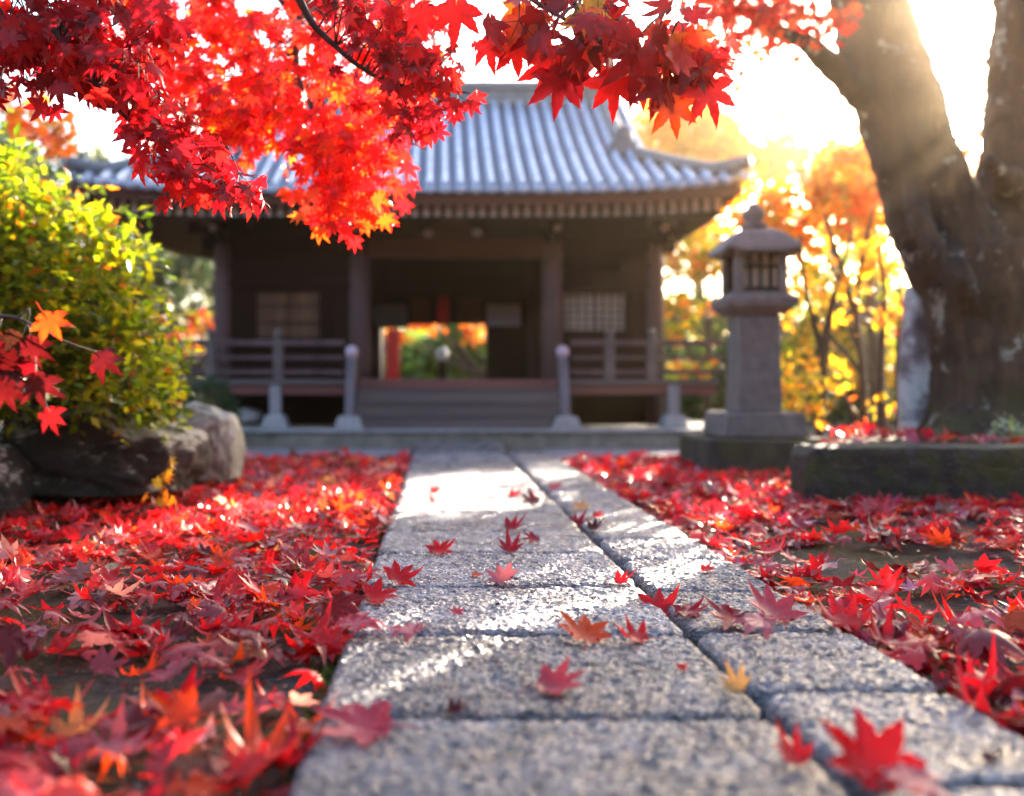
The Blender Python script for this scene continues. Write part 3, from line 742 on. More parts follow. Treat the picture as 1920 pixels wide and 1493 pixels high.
# ------------------------------------------------------------------ temple
YW = 10.4
def temple():
    T0 = empty("temple_hall", (0, YW, 0), "dark timber temple hall with hipped and gabled grey tile roof and open doorway", "temple")
    b = MB(); b.box(-3.6, 3.3, 9.3, 13.2, -.15, .12); b.build("platform", M['platform'], T0, .02)
    b = MB()
    k = -3.62
    while k < 3.3:
        wd = random.uniform(.7, 1.1); b.box(k, min(k+wd, 3.32)-.01, 9.27, 9.6, .121, .15); k += wd
    b.build("platform_edge", M['basestone'], T0, .008)
    FZ = .62   # veranda floor
    # columns
    cols = [(-2.24, YW), (-.81, YW), (1.2, YW), (2.27, YW), (-2.24, 12.6), (-.81, 12.6), (1.2, 12.6), (2.27, 12.6)]
    for x, y in cols:
        r = .115 if abs(x) < 2 else .095
        b = MB(); b.lathe((x, y, .15), [(r, 0), (r, 1.2), (r*.98, 2.25)], 20); b.build("column", M['pillar'], T0, 0, True)
    # floor
    b = MB(); b.box(-2.25, 2.28, YW-.02, 12.7, .5, FZ); b.build("hall_floor", M['plain_dark'], T0)
    # wall panels with window openings (front)
    def wallpanel(x0, x1, wx0, wx1, wz0, wz1, mat):
        b = MB(); y0, y1 = YW-.03, YW+.03
        b.box(x0, x1, y0, y1, FZ, wz0); b.box(x0, x1, y0, y1, wz1, 1.95)
        b.box(x0, wx0, y0, y1, wz0, wz1); b.box(wx1, x1, y0, y1, wz0, wz1)
        b.build("wall", mat, T0)
        b = MB()
        for zz in (FZ+.10, wz0-.06, wz1+.05, 1.80):
            b.box(x0, x1, YW-.06, YW-.032, zz-.035, zz+.035)
        for xx in (wx0-.045, wx1+.045):
            b.box(xx-.04, xx+.04, YW-.064, YW-.033, wz0-.02, wz1+.012)
        b.build("wall_batten", M['wood'], T0, .005)
    def window(x0, x1, z0, z1, nv, nh, back, bar):
        b = MB(); e = .03
        b.box(x0, x1, YW-.045, YW+.02, z1-e, z1); b.box(x0, x1, YW-.045, YW+.02, z0, z0+e)
        b.box(x0, x0+e, YW-.045, YW+.02, z0+e, z1-e); b.box(x1-e, x1, YW-.045, YW+.02, z0+e, z1-e)
        wdw = b.build("window", M['wood'], T0)
        b = MB()
        for i in range(1, nv):
            x = x0+(x1-x0)*i/nv; h = bar*(1.8 if i*2 == nv else 1)
            b.box(x-h, x+h, YW-.03, YW-.012, z0+e, z1-e)
        for i in range(1, nh):
            zz = z0+(z1-z0)*i/nh; b.box(x0+e, x1-e, YW-.012, YW+.004, zz-bar, zz+bar)
        b.build("lattice", M['wood'], wdw)
        b = MB(); b.box(x0+e, x1-e, YW+.006, YW+.018, z0+e, z1-e); b.build("window_paper", back, wdw)
    sc = YW/F
    def X(px): return (px-VX)*sc
    def Zz(py): return H-(py-VY)*sc
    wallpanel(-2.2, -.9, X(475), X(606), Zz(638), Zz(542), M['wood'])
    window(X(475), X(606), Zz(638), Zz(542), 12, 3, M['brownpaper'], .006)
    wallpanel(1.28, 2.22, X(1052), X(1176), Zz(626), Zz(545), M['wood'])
    window(X(1052), X(1176), Zz(626), Zz(545), 8, 6, M['paper'], .006)
    # side and back walls
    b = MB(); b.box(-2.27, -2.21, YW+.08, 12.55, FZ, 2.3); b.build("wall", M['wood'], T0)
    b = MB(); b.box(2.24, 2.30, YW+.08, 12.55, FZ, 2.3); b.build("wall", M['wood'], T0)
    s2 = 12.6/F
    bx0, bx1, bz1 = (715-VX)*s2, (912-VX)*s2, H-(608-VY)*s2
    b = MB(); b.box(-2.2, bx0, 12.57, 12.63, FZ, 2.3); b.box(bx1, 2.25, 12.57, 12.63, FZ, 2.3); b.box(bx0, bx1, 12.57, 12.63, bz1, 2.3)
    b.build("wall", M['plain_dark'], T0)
    b = MB(); b.box(-2.2, 2.22, YW+.1, 12.55, 2.18, 2.22); b.build("ceiling", M['plain_dark'], T0)
    # door leaf, screens inside
    b = MB(); b.box((912-VX)*s2, (985-VX)*s2, 12.48, 12.53, FZ, H-(560-VY)*s2)
    for q in range(3): b.box((915-VX)*s2, (982-VX)*s2, 12.462, 12.482, FZ+.1+q*.28, FZ+.16+q*.28)
    b.build("door", M['wood'], T0)
    for x0, x1 in ((770, 806), (856, 902)):
        b = MB(); b.box((x0-VX)*s2, (x1-VX)*s2, 12.44, 12.47, H-(610-VY)*s2, H-(562-VY)*s2)
        for q in range(4):
            xx = ((x0+(x1-x0)*(q+.5)/4)-VX)*s2; b.box(xx-.012, xx+.012, 12.425, 12.442, H-(610-VY)*s2, H-(562-VY)*s2)
        b.build("screen", M['beamwood'], T0)
    # main beam, upper wall, carved strut and brackets
    b = MB(); b.box(-.72, 1.11, YW-.09, YW+.09, Zz(484), Zz(448)); b.build("beam", M['beamwood'], T0, .012)
    b = MB(); b.box(-2.45, 2.48, YW-.055, YW+.055, 1.952, 2.10); b.build("beam", M['wood'], T0, .01)
    b = MB(); b.box(-2.3, 2.33, YW-.03, YW+.03, 2.102, 2.62); b.build("frieze_wall", M['wood'], T0)
    cx = X(848); st = []
    for t in np.linspace(-1, 1, 15): st.append((cx+t*.36, 2.115+.21*(math.cos(t*math.pi)+1)/2*.95+.015))
    b = MB(); b.prism([(cx-.36, 2.103)]+st+[(cx+.36, 2.103)], YW-.13, YW-.058); kk = b.build("carved_strut", M['beamwood'], T0)
    for sx in (-1, 1):
        b = MB(); b.lathe((cx+sx*.25, YW-.14, 2.13), [(.02, -.04), (.05, -.02), (.055, .01), (.03, .04)], 12); b.build("scroll", M['paint'], kk, 0, True)
    for x, y in cols[:4]:
        b = MB()
        b.prism([(x-.05, 2.02), (x+.05, 2.02), (x+.14, 2.12), (x-.14, 2.12)], YW-.16, YW-.06)
        b.box(x-.32, x+.32, YW-.15, YW-.07, 2.121, 2.19)
        for dx in (-.26, 0, .26): b.prism([(x+dx-.04, 2.191), (x+dx+.04, 2.191), (x+dx+.065, 2.25), (x+dx-.065, 2.25)], YW-.17, YW-.05)
        b.prism_x([(YW-.45, 2.10), (YW-.16, 2.04), (YW-.16, 2.12), (YW-.45, 2.17)], x-.035, x+.035)
        br = b.build("bracket", M['wood'], T0)
        b = MB(); b.box(x-.034, x+.034, YW-.458, YW-.452, 2.105, 2.165); b.build("bracket_end", M['paint'], br)
    # roof
    EX0, EX1, EY0, EY1 = -3.45, 2.89, 9.2, 13.9
    MX0, MX1 = -2.34, 2.12; YR = (EY0+EY1)/2
    EZ = 2.36
    def h(d): return EZ + .5*d + .059*d*d
    def lift(x, y):
        cx_ = np.minimum(x-EX0, EX1-x); cy_ = np.minimum(y-EY0, EY1-y)
        return .11*np.clip(1-cx_/1.7, 0, 1)**2*np.clip(1-cy_/1.5, 0, 1)**2
    PITCH = .145
    def rib(u):
        f = (u/PITCH) % 1.0
        a = np.abs(f-.5)
        return np.where(a < .29, .082*np.sqrt(np.clip(1-(a/.29)**2, 0, 1)), -.012)
    VV = []; QQ = []; KK = []; base = 0
    def sheet(us, dm, fn, nd=36):
        nonlocal base
        t = np.linspace(0, 1, nd)
        U = np.repeat(us[None], nd, 0); D = t[:, None]*dm[None]
        x, y, zz = fn(U, D)
        zz = zz + lift(x, y) + rib(U) - .007*((D/.13) % 1.0)
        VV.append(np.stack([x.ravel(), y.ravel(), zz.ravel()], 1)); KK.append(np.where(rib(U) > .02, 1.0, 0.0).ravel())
        idx = np.arange(x.size).reshape(x.shape)+base
        QQ.append(np.stack([idx[:-1, :-1].ravel(), idx[:-1, 1:].ravel(), idx[1:, 1:].ravel(), idx[1:, :-1].ravel()], 1))
        base += x.size
    st_ = PITCH/12
    us = np.arange(MX0, MX1, st_); full = np.full(len(us), YR-EY0)
    front = lambda U, D: (U, EY0+D, h(D)); backs = lambda U, D: (U, EY1-D, h(D))
    for fn in (front, backs):
        sheet(us, full, fn, 60)
        u1 = np.arange(EX0, MX0+st_, st_); sheet(u1, u1-EX0+.001, fn, 22)
        u2 = np.arange(MX1-st_, EX1, st_); sheet(u2, EX1-u2+.001, fn, 22)
    ua = np.arange(EY0, EY1, st_*1.5); dd = np.minimum(np.minimum(ua-EY0, EY1-ua), 1.2)+.001
    sheet(ua, np.minimum(dd, MX0-EX0+.25), lambda U, D: (EX0+D, U, h(D)), 22)
    sheet(ua, np.minimum(dd, EX1-MX1+.25), lambda U, D: (EX1-D, U, h(D)), 22)
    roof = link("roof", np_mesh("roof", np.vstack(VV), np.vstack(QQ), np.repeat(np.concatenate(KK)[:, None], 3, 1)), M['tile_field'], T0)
    # round eave end tiles
    k = math.ceil(EX0/PITCH)
    while (k+.5)*PITCH < EX1:
        x = (k+.5)*PITCH; zc = EZ+float(lift(np.array(x), np.array(EY0)))
        b = MB(); b.tube([(x, EY0-.03, zc+.012), (x, EY0+.06, zc+.024)], .046, 12); k += 1
        b.build("eave_tile", M['tile'], roof, 0, True)
    # ridge and its ornaments
    zr = h(YR-EY0)
    b = MB(); b.box(MX0+.15, MX1-.2, YR-.13, YR+.13, zr-.08, zr+.1); b.box(MX0+.14, MX1-.19, YR-.16, YR+.16, zr+.101, zr+.13)
    b.box(MX0+.17, MX1-.22, YR-.1, YR+.1, zr+.131, zr+.165); b.tube([(MX0+.14, YR, zr+.175), (MX1-.19, YR, zr+.175)], .06, 12)
    b.build("ridge", M['ridge'], roof, .01)
    def ornament(x, y, z_, s):
        pts = [(-.5, 0), (.5, 0), (.55, .35), (.36, .6), (.3, .9), (.12, 1.05), (0, 1.2), (-.12, 1.05), (-.3, .9), (-.36, .6), (-.55, .35)]
        b = MB(); b.prism([(x+a*s, z_+c*s) for a, c in pts], y-.05, y+.03); b.build("ridge_end_tile", M['ridge'], roof, .01)
    for sx in (MX0+.15, MX1-.2):
        b = MB(); pts = [(0, -.1), (.16, -.1), (.2, .1), (.16, .3), (.05, .36), (0, .3)]
        sg = -1 if sx < 0 else 1
        b.prism_x([(YR-.2, zr-.12), (YR+.2, zr-.12), (YR+.22, zr+.12), (YR+.1, zr+.26), (YR, zr+.32), (YR-.1, zr+.26), (YR-.22, zr+.12)], sx+sg*.005, sx+sg*.08)
        b.build("ridge_end_tile", M['ridge'], roof, .01)
    for sx in (MX0+.2, MX1-.22):
        for sy in (1, -1):
            ds = np.linspace(YR-EY0-.1, 1.02, 14)
            pl = [(sx, EY0+d if sy > 0 else EY1-d, h(d)+.09) for d in ds]
            b = MB(); b.tube(pl, .085, 10); b.build("descending_ridge", M['ridge'], roof, 0, True)
            if sy > 0: ornament(sx, EY0+.99, h(1.0)+.0, .27)
            # corner ridge
            cx_ = EX0 if sx < 0 else EX1; sg = 1 if sx < 0 else -1
            dm = (MX0-EX0+.1) if sx < 0 else (EX1-MX1+.1)
            pl = []
            for d in np.linspace(dm, .0, 12):
                x = cx_+sg*d; y = EY0+d if sy > 0 else EY1-d
                pl.append((x, y, h(d)+float(lift(np.array(x), np.array(y)))+.06+(.1*max(0, 1-d/.25))))
            b = MB(); b.tube(pl, [.075]*11+[.06], 10); b.build("corner_ridge", M['ridge'], roof, 0, True)
    # gable ends
    for sx in (MX0+.06, MX1-.06):
        dlo = .75
        ys_ = np.linspace(dlo, YR-EY0, 9)
        pts = [(EY0+d, h(d)-.03) for d in ys_]+[(EY1-d, h(d)-.03) for d in ys_[::-1][1:]]
        b = MB(); b.prism_x(pts, sx-.02, sx+.02); b.build("gable", M['wood'], roof)
    # eaves: fascia boards, soffit, rafters
    def fascia(z0, z1, inset, mat):
        b = MB(); n_ = 30
        xs = np.linspace(EX0+inset, EX1-inset, n_)
        l = lift(xs, np.full(n_, EY0))
        for y0_ in (EY0+inset, EY1-inset-.05):
            vs_ = []; fs_ = []
            for x, q in zip(xs, l):
                vs_ += [(x, y0_, EZ+z0+q), (x, y0_+.05, EZ+z0+q), (x, y0_+.05, EZ+z1+q), (x, y0_, EZ+z1+q)]
            for i in range(n_-1):
                a = 4*i
                for c in range(4): fs_.append((a+c, a+4+c, a+4+(c+1) % 4, a+(c+1) % 4))
            fs_ += [(0, 1, 2, 3), (4*n_-1, 4*n_-2, 4*n_-3, 4*n_-4)]
            b.add(vs_, fs_)
        ys = np.linspace(EY0+inset+.05, EY1-inset-.05, n_)
        for x0_ in (EX0+inset, EX1-inset-.05):
            l2 = lift(np.full(n_, EX0), ys); vs_ = []; fs_ = []
            for y, q in zip(ys, l2):
                vs_ += [(x0_, y, EZ+z0+q), (x0_+.05, y, EZ+z0+q), (x0_+.05, y, EZ+z1+q), (x0_, y, EZ+z1+q)]
            for i in range(n_-1):
                a = 4*i
                for c in range(4): fs_.append((a+c, a+(c+1) % 4, a+4+(c+1) % 4, a+4+c))
            b.add(vs_, fs_)
        return b.build("eave_board", mat, T0)
    fascia(-.115, -.012, .05, M['beamwood'])
    # soffit
    nx_, ny_ = 40, 24
    gx = np.linspace(EX0+.09, EX1-.09, nx_); gy = np.linspace(EY0+.09, EY1-.09, ny_)
    GX, GY = np.meshgrid(gx, gy)
    dmin = np.minimum(np.minimum(GX-EX0, EX1-GX), np.minimum(GY-EY0, EY1-GY))
    zz = EZ-.1+.28*np.minimum(dmin, 1.15)+lift(GX, GY)
    idx = np.arange(nx_*ny_).reshape(ny_, nx_)
    q = np.stack([idx[:-1, :-1].ravel(), idx[1:, :-1].ravel(), idx[1:, 1:].ravel(), idx[:-1, 1:].ravel()], 1)
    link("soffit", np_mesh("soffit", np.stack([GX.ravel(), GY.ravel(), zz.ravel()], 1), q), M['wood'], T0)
    RP = .106; k = math.ceil((EX0+.18)/RP)
    while k*RP < EX1-.18:
        x = k*RP; q = float(lift(np.array(x), np.array(EY0+.2)))
        y0_ = EY0+.2
        ylen = min(1.05, max(.12, min(x-EX0, EX1-x)-.1))
        z0_ = EZ-.205+q
        b = MB()
        sl = .28*ylen
        b.add([(x-.03, y0_, z0_), (x+.03, y0_, z0_), (x+.03, y0_, z0_+.115), (x-.03, y0_, z0_+.115),
               (x-.03, y0_+ylen, z0_+sl), (x+.03, y0_+ylen, z0_+sl), (x+.03, y0_+ylen, z0_+sl+.1), (x-.03, y0_+ylen, z0_+sl+.1)],
              [(0, 1, 2, 3)], 1)
        n8 = len(b.v)-8
        b.f += [(n8+1, n8+5, n8+6, n8+2), (n8+4, n8+0, n8+3, n8+7), (n8+5, n8+4, n8+7, n8+6), (n8+3, n8+2, n8+6, n8+7), (n8+4, n8+5, n8+1, n8+0)]; b.m += [0]*5
        b.build("rafter", None, T0, mats=[M['wood'], M['paint']])
        k += 1
    # veranda
    VY0 = 9.62
    for x0, x1 in ((-2.62, -.86), (1.26, 2.72)):
        b = MB(); yy = VY0
        while yy < YW-.08: b.box(x0, x1, yy, min(yy+.125, YW-.07), FZ-.05, FZ); yy += .13
        b.build("veranda_floor", M['deck'], T0, .004)
        b = MB(); b.box(x0+.02, x1-.02, VY0+.03, VY0+.11, FZ-.15, FZ-.052); b.build("veranda_beam", M['redboard'], T0, .006)
    b = MB(); b.box(-.855, 1.255, VY0+.02, YW+.3, FZ-.1, FZ+.002); b.build("threshold", M['redboard'], T0, .008)
    # dark boarding under the floor
    b = MB(); b.box(-2.2, 2.25, YW-.02, YW+.02, .15, FZ-.1); b.build("underfloor_board", M['plain_dark'], T0)
    sv = 9.68/F
    for p_ in (517, 1262):
        x = (p_-VX)*sv
        b = MB(); b.box(x-.055, x+.055, 9.63, 9.74, .2, FZ-.052); pst = b.build("veranda_post", M['greywood'], T0, .006)
        b = MB(); b.prism([(x-.13, .15), (x+.13, .15), (x+.085, .275), (x-.085, .275)], 9.56, 9.81); b.build("base_stone", M['basestone'], pst, .012)
    # railing
    def railing(x0, x1, posts):
        b = MB()
        for zz_, hh, dd_ in ((.975, .028, .03), (.83, .018, .022), (.69, .024, .028)):
            b.box(x0, x1, VY0+.06-dd_, VY0+.06+dd_, zz_-hh, zz_+hh)
        rl = b.build("railing", M['pillar'], T0, .006)
        for x in posts:
            b = MB(); b.box(x-.045, x+.045, VY0+.02, VY0+.1, FZ-.03, 1.0); b.lathe((x, VY0+.06, 1.0), [(.05, 0), (.05, .012), (.025, .025), (.045, .06), (.035, .095), (.004, .125)], 12)
            b.build("railing_post", M['deck'], rl, .004)
    railing(-2.75, -.9, [(395-VX)*sv, (522-VX)*sv])
    railing(1.3, 2.78, [(1143-VX)*sv, (1222-VX)*sv])
    # steps
    for i in range(3):
        z1 = FZ-.1-.125*i; y0_ = VY0+.0-.09*(i+1)
        b = MB(); b.box(-.78, 1.17, y0_, VY0+.05-.002*i, z1-.118, z1-.008); b.box(-.78, 1.17, y0_-.015, y0_+.1, z1-.0079, z1+.01)
        b.build("step", M['deck'], T0, .006)
    # sloping rails beside the steps with metal caps
    for x, dx in ((-.83, -.03), (1.215, .05)):
        b = MB(); b.prism_x([(9.34, .15), (9.5, .15), (9.7, .84), (9.64, .86), (9.58, .8)], x-.045, x+.045)
        sr = b.build("stair_rail", M['railwood'], T0, .012)
        b = MB(); b.lathe((x, 9.645, .885), [(.02, -.06), (.05, -.045), (.062, 0), (.05, .045), (.01, .066)], 16); b.build("rail_cap", M['brass'], sr, 0, True)
        b = MB(); b.prism([(x-.14, .15), (x+.14, .15), (x+.095, .27), (x-.095, .27)], 9.3, 9.52); b.build("base_stone", M['basestone'], sr, .012)
    return T0
temple()

def hung(name, x0, x1, z0, z1, y, mat, label, cat, frame=None):
    b = MB(); b.box(x0, x1, y, y+.03, z0, z1); o = b.build(name, mat, None, .004)
    tag(o, label, cat)
    if frame:
        b = MB(); e = .018
        b.box(x0-e, x1+e, y-.012, y+.034, z1, z1+e); b.box(x0-e, x1+e, y-.012, y+.034, z0-e, z0)
        b.box(x0-e, x0, y-.012, y+.034, z0, z1); b.box(x1, x1+e, y-.012, y+.034, z0, z1)
        f = link("frame", b.build("frame", frame).data, None, None)
        for q in [q for q in bpy.data.objects if q.name.startswith("frame") and q.data == f.data and q is not f]: bpy.data.objects.remove(q)
        f.parent = o
    return o
s2 = 12.2/F
hung("notice_board", (700-VX)*s2, (764-VX)*s2, H-(612-VY)*s2, H-(570-VY)*s2, 12.2, M['bluegreen'], "dark blue green notice board inside the doorway's left side", "notice board", M['wood'])
hung("notice_board", (912-VX)*s2, (976-VX)*s2, H-(612-VY)*s2, H-(571-VY)*s2, 12.2, M['white'], "pale lavender notice board inside the doorway's right side", "notice board", M['wood'])
b = MB(); lx = (831-VX)*s2; zt = H-(560-VY)*s2; zb = H-(612-VY)*s2
b.lathe((lx, 12.0, zb), [(.06, 0), (.078, .02), (.08, .1), (.076, .26), (.06, zt-zb)], 16)
lan = b.build("paper_lantern", M['redcloth'], None, 0, True); tag(lan, "slim red paper lantern hanging in the middle of the doorway", "lantern")
b = MB(); b.lathe((lx, 12.0, zt), [(.05, .001), (.045, .1), (.02, .14)], 12); c_ = b.build("cap", M['wood'], None, 0, True); c_.parent = lan
# things seen through the doorway
b = MB(); s3 = 15/F; bxx = (737-VX)*s3
b.box(bxx-.1, bxx+.1, 14.98, 15.02, .3, 1.42)
bn = b.build("red_banner", M['redcloth'], None); tag(bn, "tall red cloth banner behind the temple seen through the doorway", "banner")
b = MB(); b.tube([(bxx-.14, 15, -.06), (bxx-.14, 15, 1.6)], .018, 8); b.tube([(bxx-.16, 15, 1.45), (bxx+.12, 15, 1.45)], .01, 8); c_ = b.build("pole", M['twig'], None, 0, True); c_.parent = bn
b = MB(); s3 = 13.6/F; bxx = (829-VX)*s3
b.box(bxx-.06, bxx+.06, 13.55, 13.65, -.06, .9)
po = b.build("garden_post", M['plain_dark'], None, .01); tag(po, "slim dark post topped by a pale blue ball beyond the doorway", "post")
b = MB(); b.lathe((bxx, 13.6, .99), [(.03, -.09), (.075, -.05), (.09, 0), (.07, .055), (.02, .088)], 16); c_ = b.build("ball_finial", M['pale'], None, 0, True); c_.parent = po

# ------------------------------------------------------------------ stone lantern
def stone_lantern():
    Y = 7.0; s = Y/F; cx = (1413-VX)*s
    t = empty("stone_lantern", (cx, Y, -.05), "tall grey stone lantern with square shaft and latticed light box on a plinth", "stone lantern")
    def z(py): return H-(py-VY)*s
    def sq(r0, z0, r1, z1): return [(r0*1.414, z0), (r1*1.414, z1)]
    def build(nm, prof, n=4, rot=math.pi/4, bev=.012, m='lantern'):
        b = MB(); b.lathe((cx, Y, 0), prof, n, rot=rot); return b.build(nm, M[m], t, bev)
    build("plinth", sq(.43, -.08, .42, z(818)), m='kerb', bev=.025)
    build("base", sq(.29, z(818)+.001, .27, z(772)), bev=.02)
    build("shaft", [(.155*1.414, z(772)+.001), (.146*1.414, z(690)), (.142*1.414, z(592))])
    build("platform", [(.17*1.414, z(592)+.001), (.235*1.414, z(578)), (.245*1.414, z(564)), (.21*1.414, z(556))])
    # light box: four corner posts, sill and head, paper behind a lattice
    zb, zt = z(556)+.001, z(474); r = .15
    b = MB(); b.box(cx-r-.035, cx+r+.035, Y-r-.035, Y+r+.035, zb, zb+.02); lb = b.build("light_box", M['lantern'], t, .006)
    zb += .021
    for sx in (-1, 1):
        for sy in (-1, 1):
            b = MB(); b.box(cx+sx*r-.03, cx+sx*r+.03, Y+sy*r-.03, Y+sy*r+.03, zb, zt); b.build("corner_post", M['lantern'], lb, .006)
    for (ax, sg) in (('y', -1), ('y', 1), ('x', -1), ('x', 1)):
        b = MB(); e = .03; w_ = r-e
        def bar(u0, u1, z0, z1, d):
            if ax == 'y':
                yy = Y+sg*r; b.box(cx+u0, cx+u1, yy-d, yy+d, z0, z1)
            else:
                xx = cx+sg*r; b.box(xx-d, xx+d, Y+u0, Y+u1, z0, z1)
        bar(-w_, w_, zb, zb+.03, .02); bar(-w_, w_, zt-.03, zt, .02)
        for q in (-.07, 0, .07): bar(q-.008, q+.008, zb+.031, zt-.031, .012)
        bar(-w_, w_, (zb+zt)/2+.02, (zb+zt)/2+.04, .0105)
        fr = b.build("window", M['plain_dark'], lb)
        b = MB(); 
        if ax == 'y': b.box(cx-w_, cx+w_, Y+sg*(r-.035)-.003, Y+sg*(r-.035)+.003, zb, zt)
        else: b.box(cx+sg*(r-.035)-.003, cx+sg*(r-.035)+.003, Y-w_+.04, Y+w_-.04, zb, zt)
        b.build("window_paper", M['lantern_paper'], lb)
    # curved hexagonal-looking roof: square plan with turned up corners
    prof = [(.05, z(428)), (.11, z(434)), (.18, z(446)), (.23, z(463)), (.272, z(474)), (.276, z(482)), (.2, z(476)), (.15, z(474)+.002)]
    nn = 32; vs_ = []; fs_ = []
    for j, (rr_, zz) in enumerate(prof):
        for k in range(nn):
            a = 2*math.pi*k/nn
            m_ = max(abs(math.cos(a)), abs(math.sin(a)))
            sqr = rr_*(1/m_)**.75; up = .05*((1/m_-1)/.414)**2*(rr_/.31)**2
            vs_.append((cx+sqr*math.cos(a), Y+sqr*math.sin(a), zz+up))
    for j in range(len(prof)-1):
        for k in range(nn): fs_.append((j*nn+k, (j+1)*nn+k, (j+1)*nn+(k+1) % nn, j*nn+(k+1) % nn))
    b = MB(); b.add(vs_, fs_); b.build("roof", M['lantern'], t, 0, True)
    b = MB(); b.lathe((cx, Y, 0), [(.09, z(429)), (.095, z(422)), (.05, z(418)), (.075, z(408)), (.078, z(400)), (.05, z(390)), (.012, z(380))], 16); b.build("finial", M['lantern'], t, 0, True)
M['lantern_paper'] = noise_mat("lantern paper", [(.3, (.6, .5, .46)), (.7, (.75, .66, .6))], scale=5, bump=.05, rough=(.8, .9))
_p = M['lantern_paper'].node_tree
_tr = _p.nodes.new("ShaderNodeBsdfTranslucent"); _tr.inputs[0].default_value = (.8, .66, .58, 1)
_mx = _p.nodes.new("ShaderNodeMixShader"); _mx.inputs[0].default_value = .6
_p.links.new(_p.nodes["Principled BSDF"].outputs[0], _mx.inputs[1]); _p.links.new(_tr.outputs[0], _mx.inputs[2]); _p.links.new(_mx.outputs[0], _p.nodes["Material Output"].inputs[0])
stone_lantern()

# ------------------------------------------------------------------ rocks and stones
def rock(name, c, r, seed, label, mat, cat="rock", lumps=.34, flat=1.0, sub=6, group=None):
    import bmesh
    bm = bmesh.new(); bmesh.ops.create_icosphere(bm, subdivisions=sub, radius=1)
    v = np.array([q.co[:] for q in bm.verts]); f = np.array([[x.index for x in q.verts] for q in bm.faces]); bm.free()
    d = 1 + lumps*fbm(v*1.5+seed*7.3, 4, seed) + .05*fbm(v*6+seed, 4, seed+2)
    q = np.sign(v)*np.abs(v)**.8*d[:, None]
    q = q*np.array(r)
    q[:, 2] = np.where(q[:, 2] < -.6*r[2], -.6*r[2], q[:, 2])
    o = link(name, np_mesh(name, q, f), mat); o.location = c
    return tag(o, label, cat, group)
def at(px, Y): return (px-VX)/F*Y
rock("garden_rock", (at(175, 5.0), 5.0, .2), (.5, .4, .27), 3, "large dark boulder under the yellow green shrub", M['rock'])
rock("garden_rock", (at(388, 5.85), 5.85, .17), (.2, .26, .27), 8, "smaller pale sunlit boulder right behind the large dark boulder", M['palerock'], lumps=.18)
rock("garden_rock", (at(-60, 4.4), 4.45, .1), (.23, .25, .22), 12, "boulder cut by the picture's left edge in front of the shrub", M['rock'])
rock("pale_stone", (at(467, 9.95), 9.95, .25), (.12, .1, .085), 15, "small pale stone standing under the left veranda", M['basestone'], "stone", sub=4)
rock("standing_stone", (at(1733, 6.7), 6.75, .62), (.15, .1, .62), 21, "tall narrow lichened standing stone beside the big trunk", M['lichen'], "standing stone", lumps=.16)
# planter kerb and its raised bed
b = MB()
def kerbstone(x0, x1, seed, label):
    nx_, nz_, ny_ = 60, 16, 14
    import bmesh
    bm = bmesh.new(); bmesh.ops.create_cube(bm, size=1); bmesh.ops.subdivide_edges(bm, edges=bm.edges[:], cuts=28, use_grid_fill=True)
    v = np.array([q.co[:] for q in bm.verts]); f = np.array([[x.index for x in q.verts] for q in bm.faces]); bm.free()
    L = np.array([x1-x0, .3, .36])
    e = np.sort(.5-np.abs(v), 1)
    p_ = v*L
    rd = np.sort((.5-np.abs(v))*L, 1); edge = np.clip(1-(rd[:, 0]+rd[:, 1])/.05, 0, 1)
    p_ = p_*(1-.05*edge[:, None]) 
    nrm_ = v/np.linalg.norm(v, axis=1, keepdims=True)
    p_ = p_ + nrm_*(.018*fbm(p_*5+seed, 4, seed)+.008*fbm(p_*22, 3, seed))[:, None]
    o = link("kerb_stone", np_mesh("kerb_stone", p_, f), M['kerb']); o.location = ((x0+x1)/2, 5.06, .075)
    tag(o, label, "kerb stone", "mossy kerb stones of the raised bed")
kerbstone(1.83, 3.3, 4, "long mossy kerb stone with rounded left end in front of the trunk")
kerbstone(3.31, 4.7, 6, "mossy kerb stone continuing the raised bed past the picture's right edge")
xs = np.linspace(1.9, 8, 60); ys = np.linspace(5.18, 8.0, 40); GX, GY = np.meshgrid(xs, ys)
gz = .19+.05*fbm(np.stack([GX.ravel()*1.3, GY.ravel()*1.3, 0*GX.ravel()], 1), 4, 4).reshape(GX.shape)
gz = np.where((GX < 1.95+(GY-5.2)*.45) | (GY > 7.9), -.1, gz)
idx = np.arange(GX.size).reshape(GX.shape)
q = np.stack([idx[:-1, :-1].ravel(), idx[:-1, 1:].ravel(), idx[1:, 1:].ravel(), idx[1:, :-1].ravel()], 1)
tag(link("raised_bed", np_mesh("raised_bed", np.stack([GX.ravel(), GY.ravel(), gz.ravel()], 1), q), M['soil']), "mossy earth of the raised bed behind the kerb stones", "ground", None, 'structure')

# ------------------------------------------------------------------ trees
def limbs(name, paths, mat, parent, voxel=None, n=12):
    b = MB()
    for pts, rad in paths:
        L = smooth_line(np.column_stack([np.array(pts, float), np.array(rad, float)]), max(6, 4*len(pts)))
        b.tube(L[:, :3], np.maximum(L[:, 3], .002), n)
    o = b.build(name, mat, parent, 0, True)
    if voxel:
        m = o.modifiers.new("merge", 'REMESH'); m.mode = 'VOXEL'; m.voxel_size = voxel; m.use_smooth_shade = True
        s = o.modifiers.new("soft", 'SMOOTH'); s.iterations = 6; s.factor = .5
    return o
def foliage(name, variants, pos, size, col, mat, parent, hang=.5, flatness=.5):
    n = len(pos)
    t = rng.normal(0, 1, (n, 3))*np.array([1, 1, .6]); t[:, 2] -= hang*2.2
    nn = rng.normal(0, 1, (n, 3)); nn[:, 2] += flatness*2
    V, T, C = leaf_cloud(variants, pos, frames(t, nn), size, col)
    return link(name, np_mesh(name, V, T, C), mat, parent)
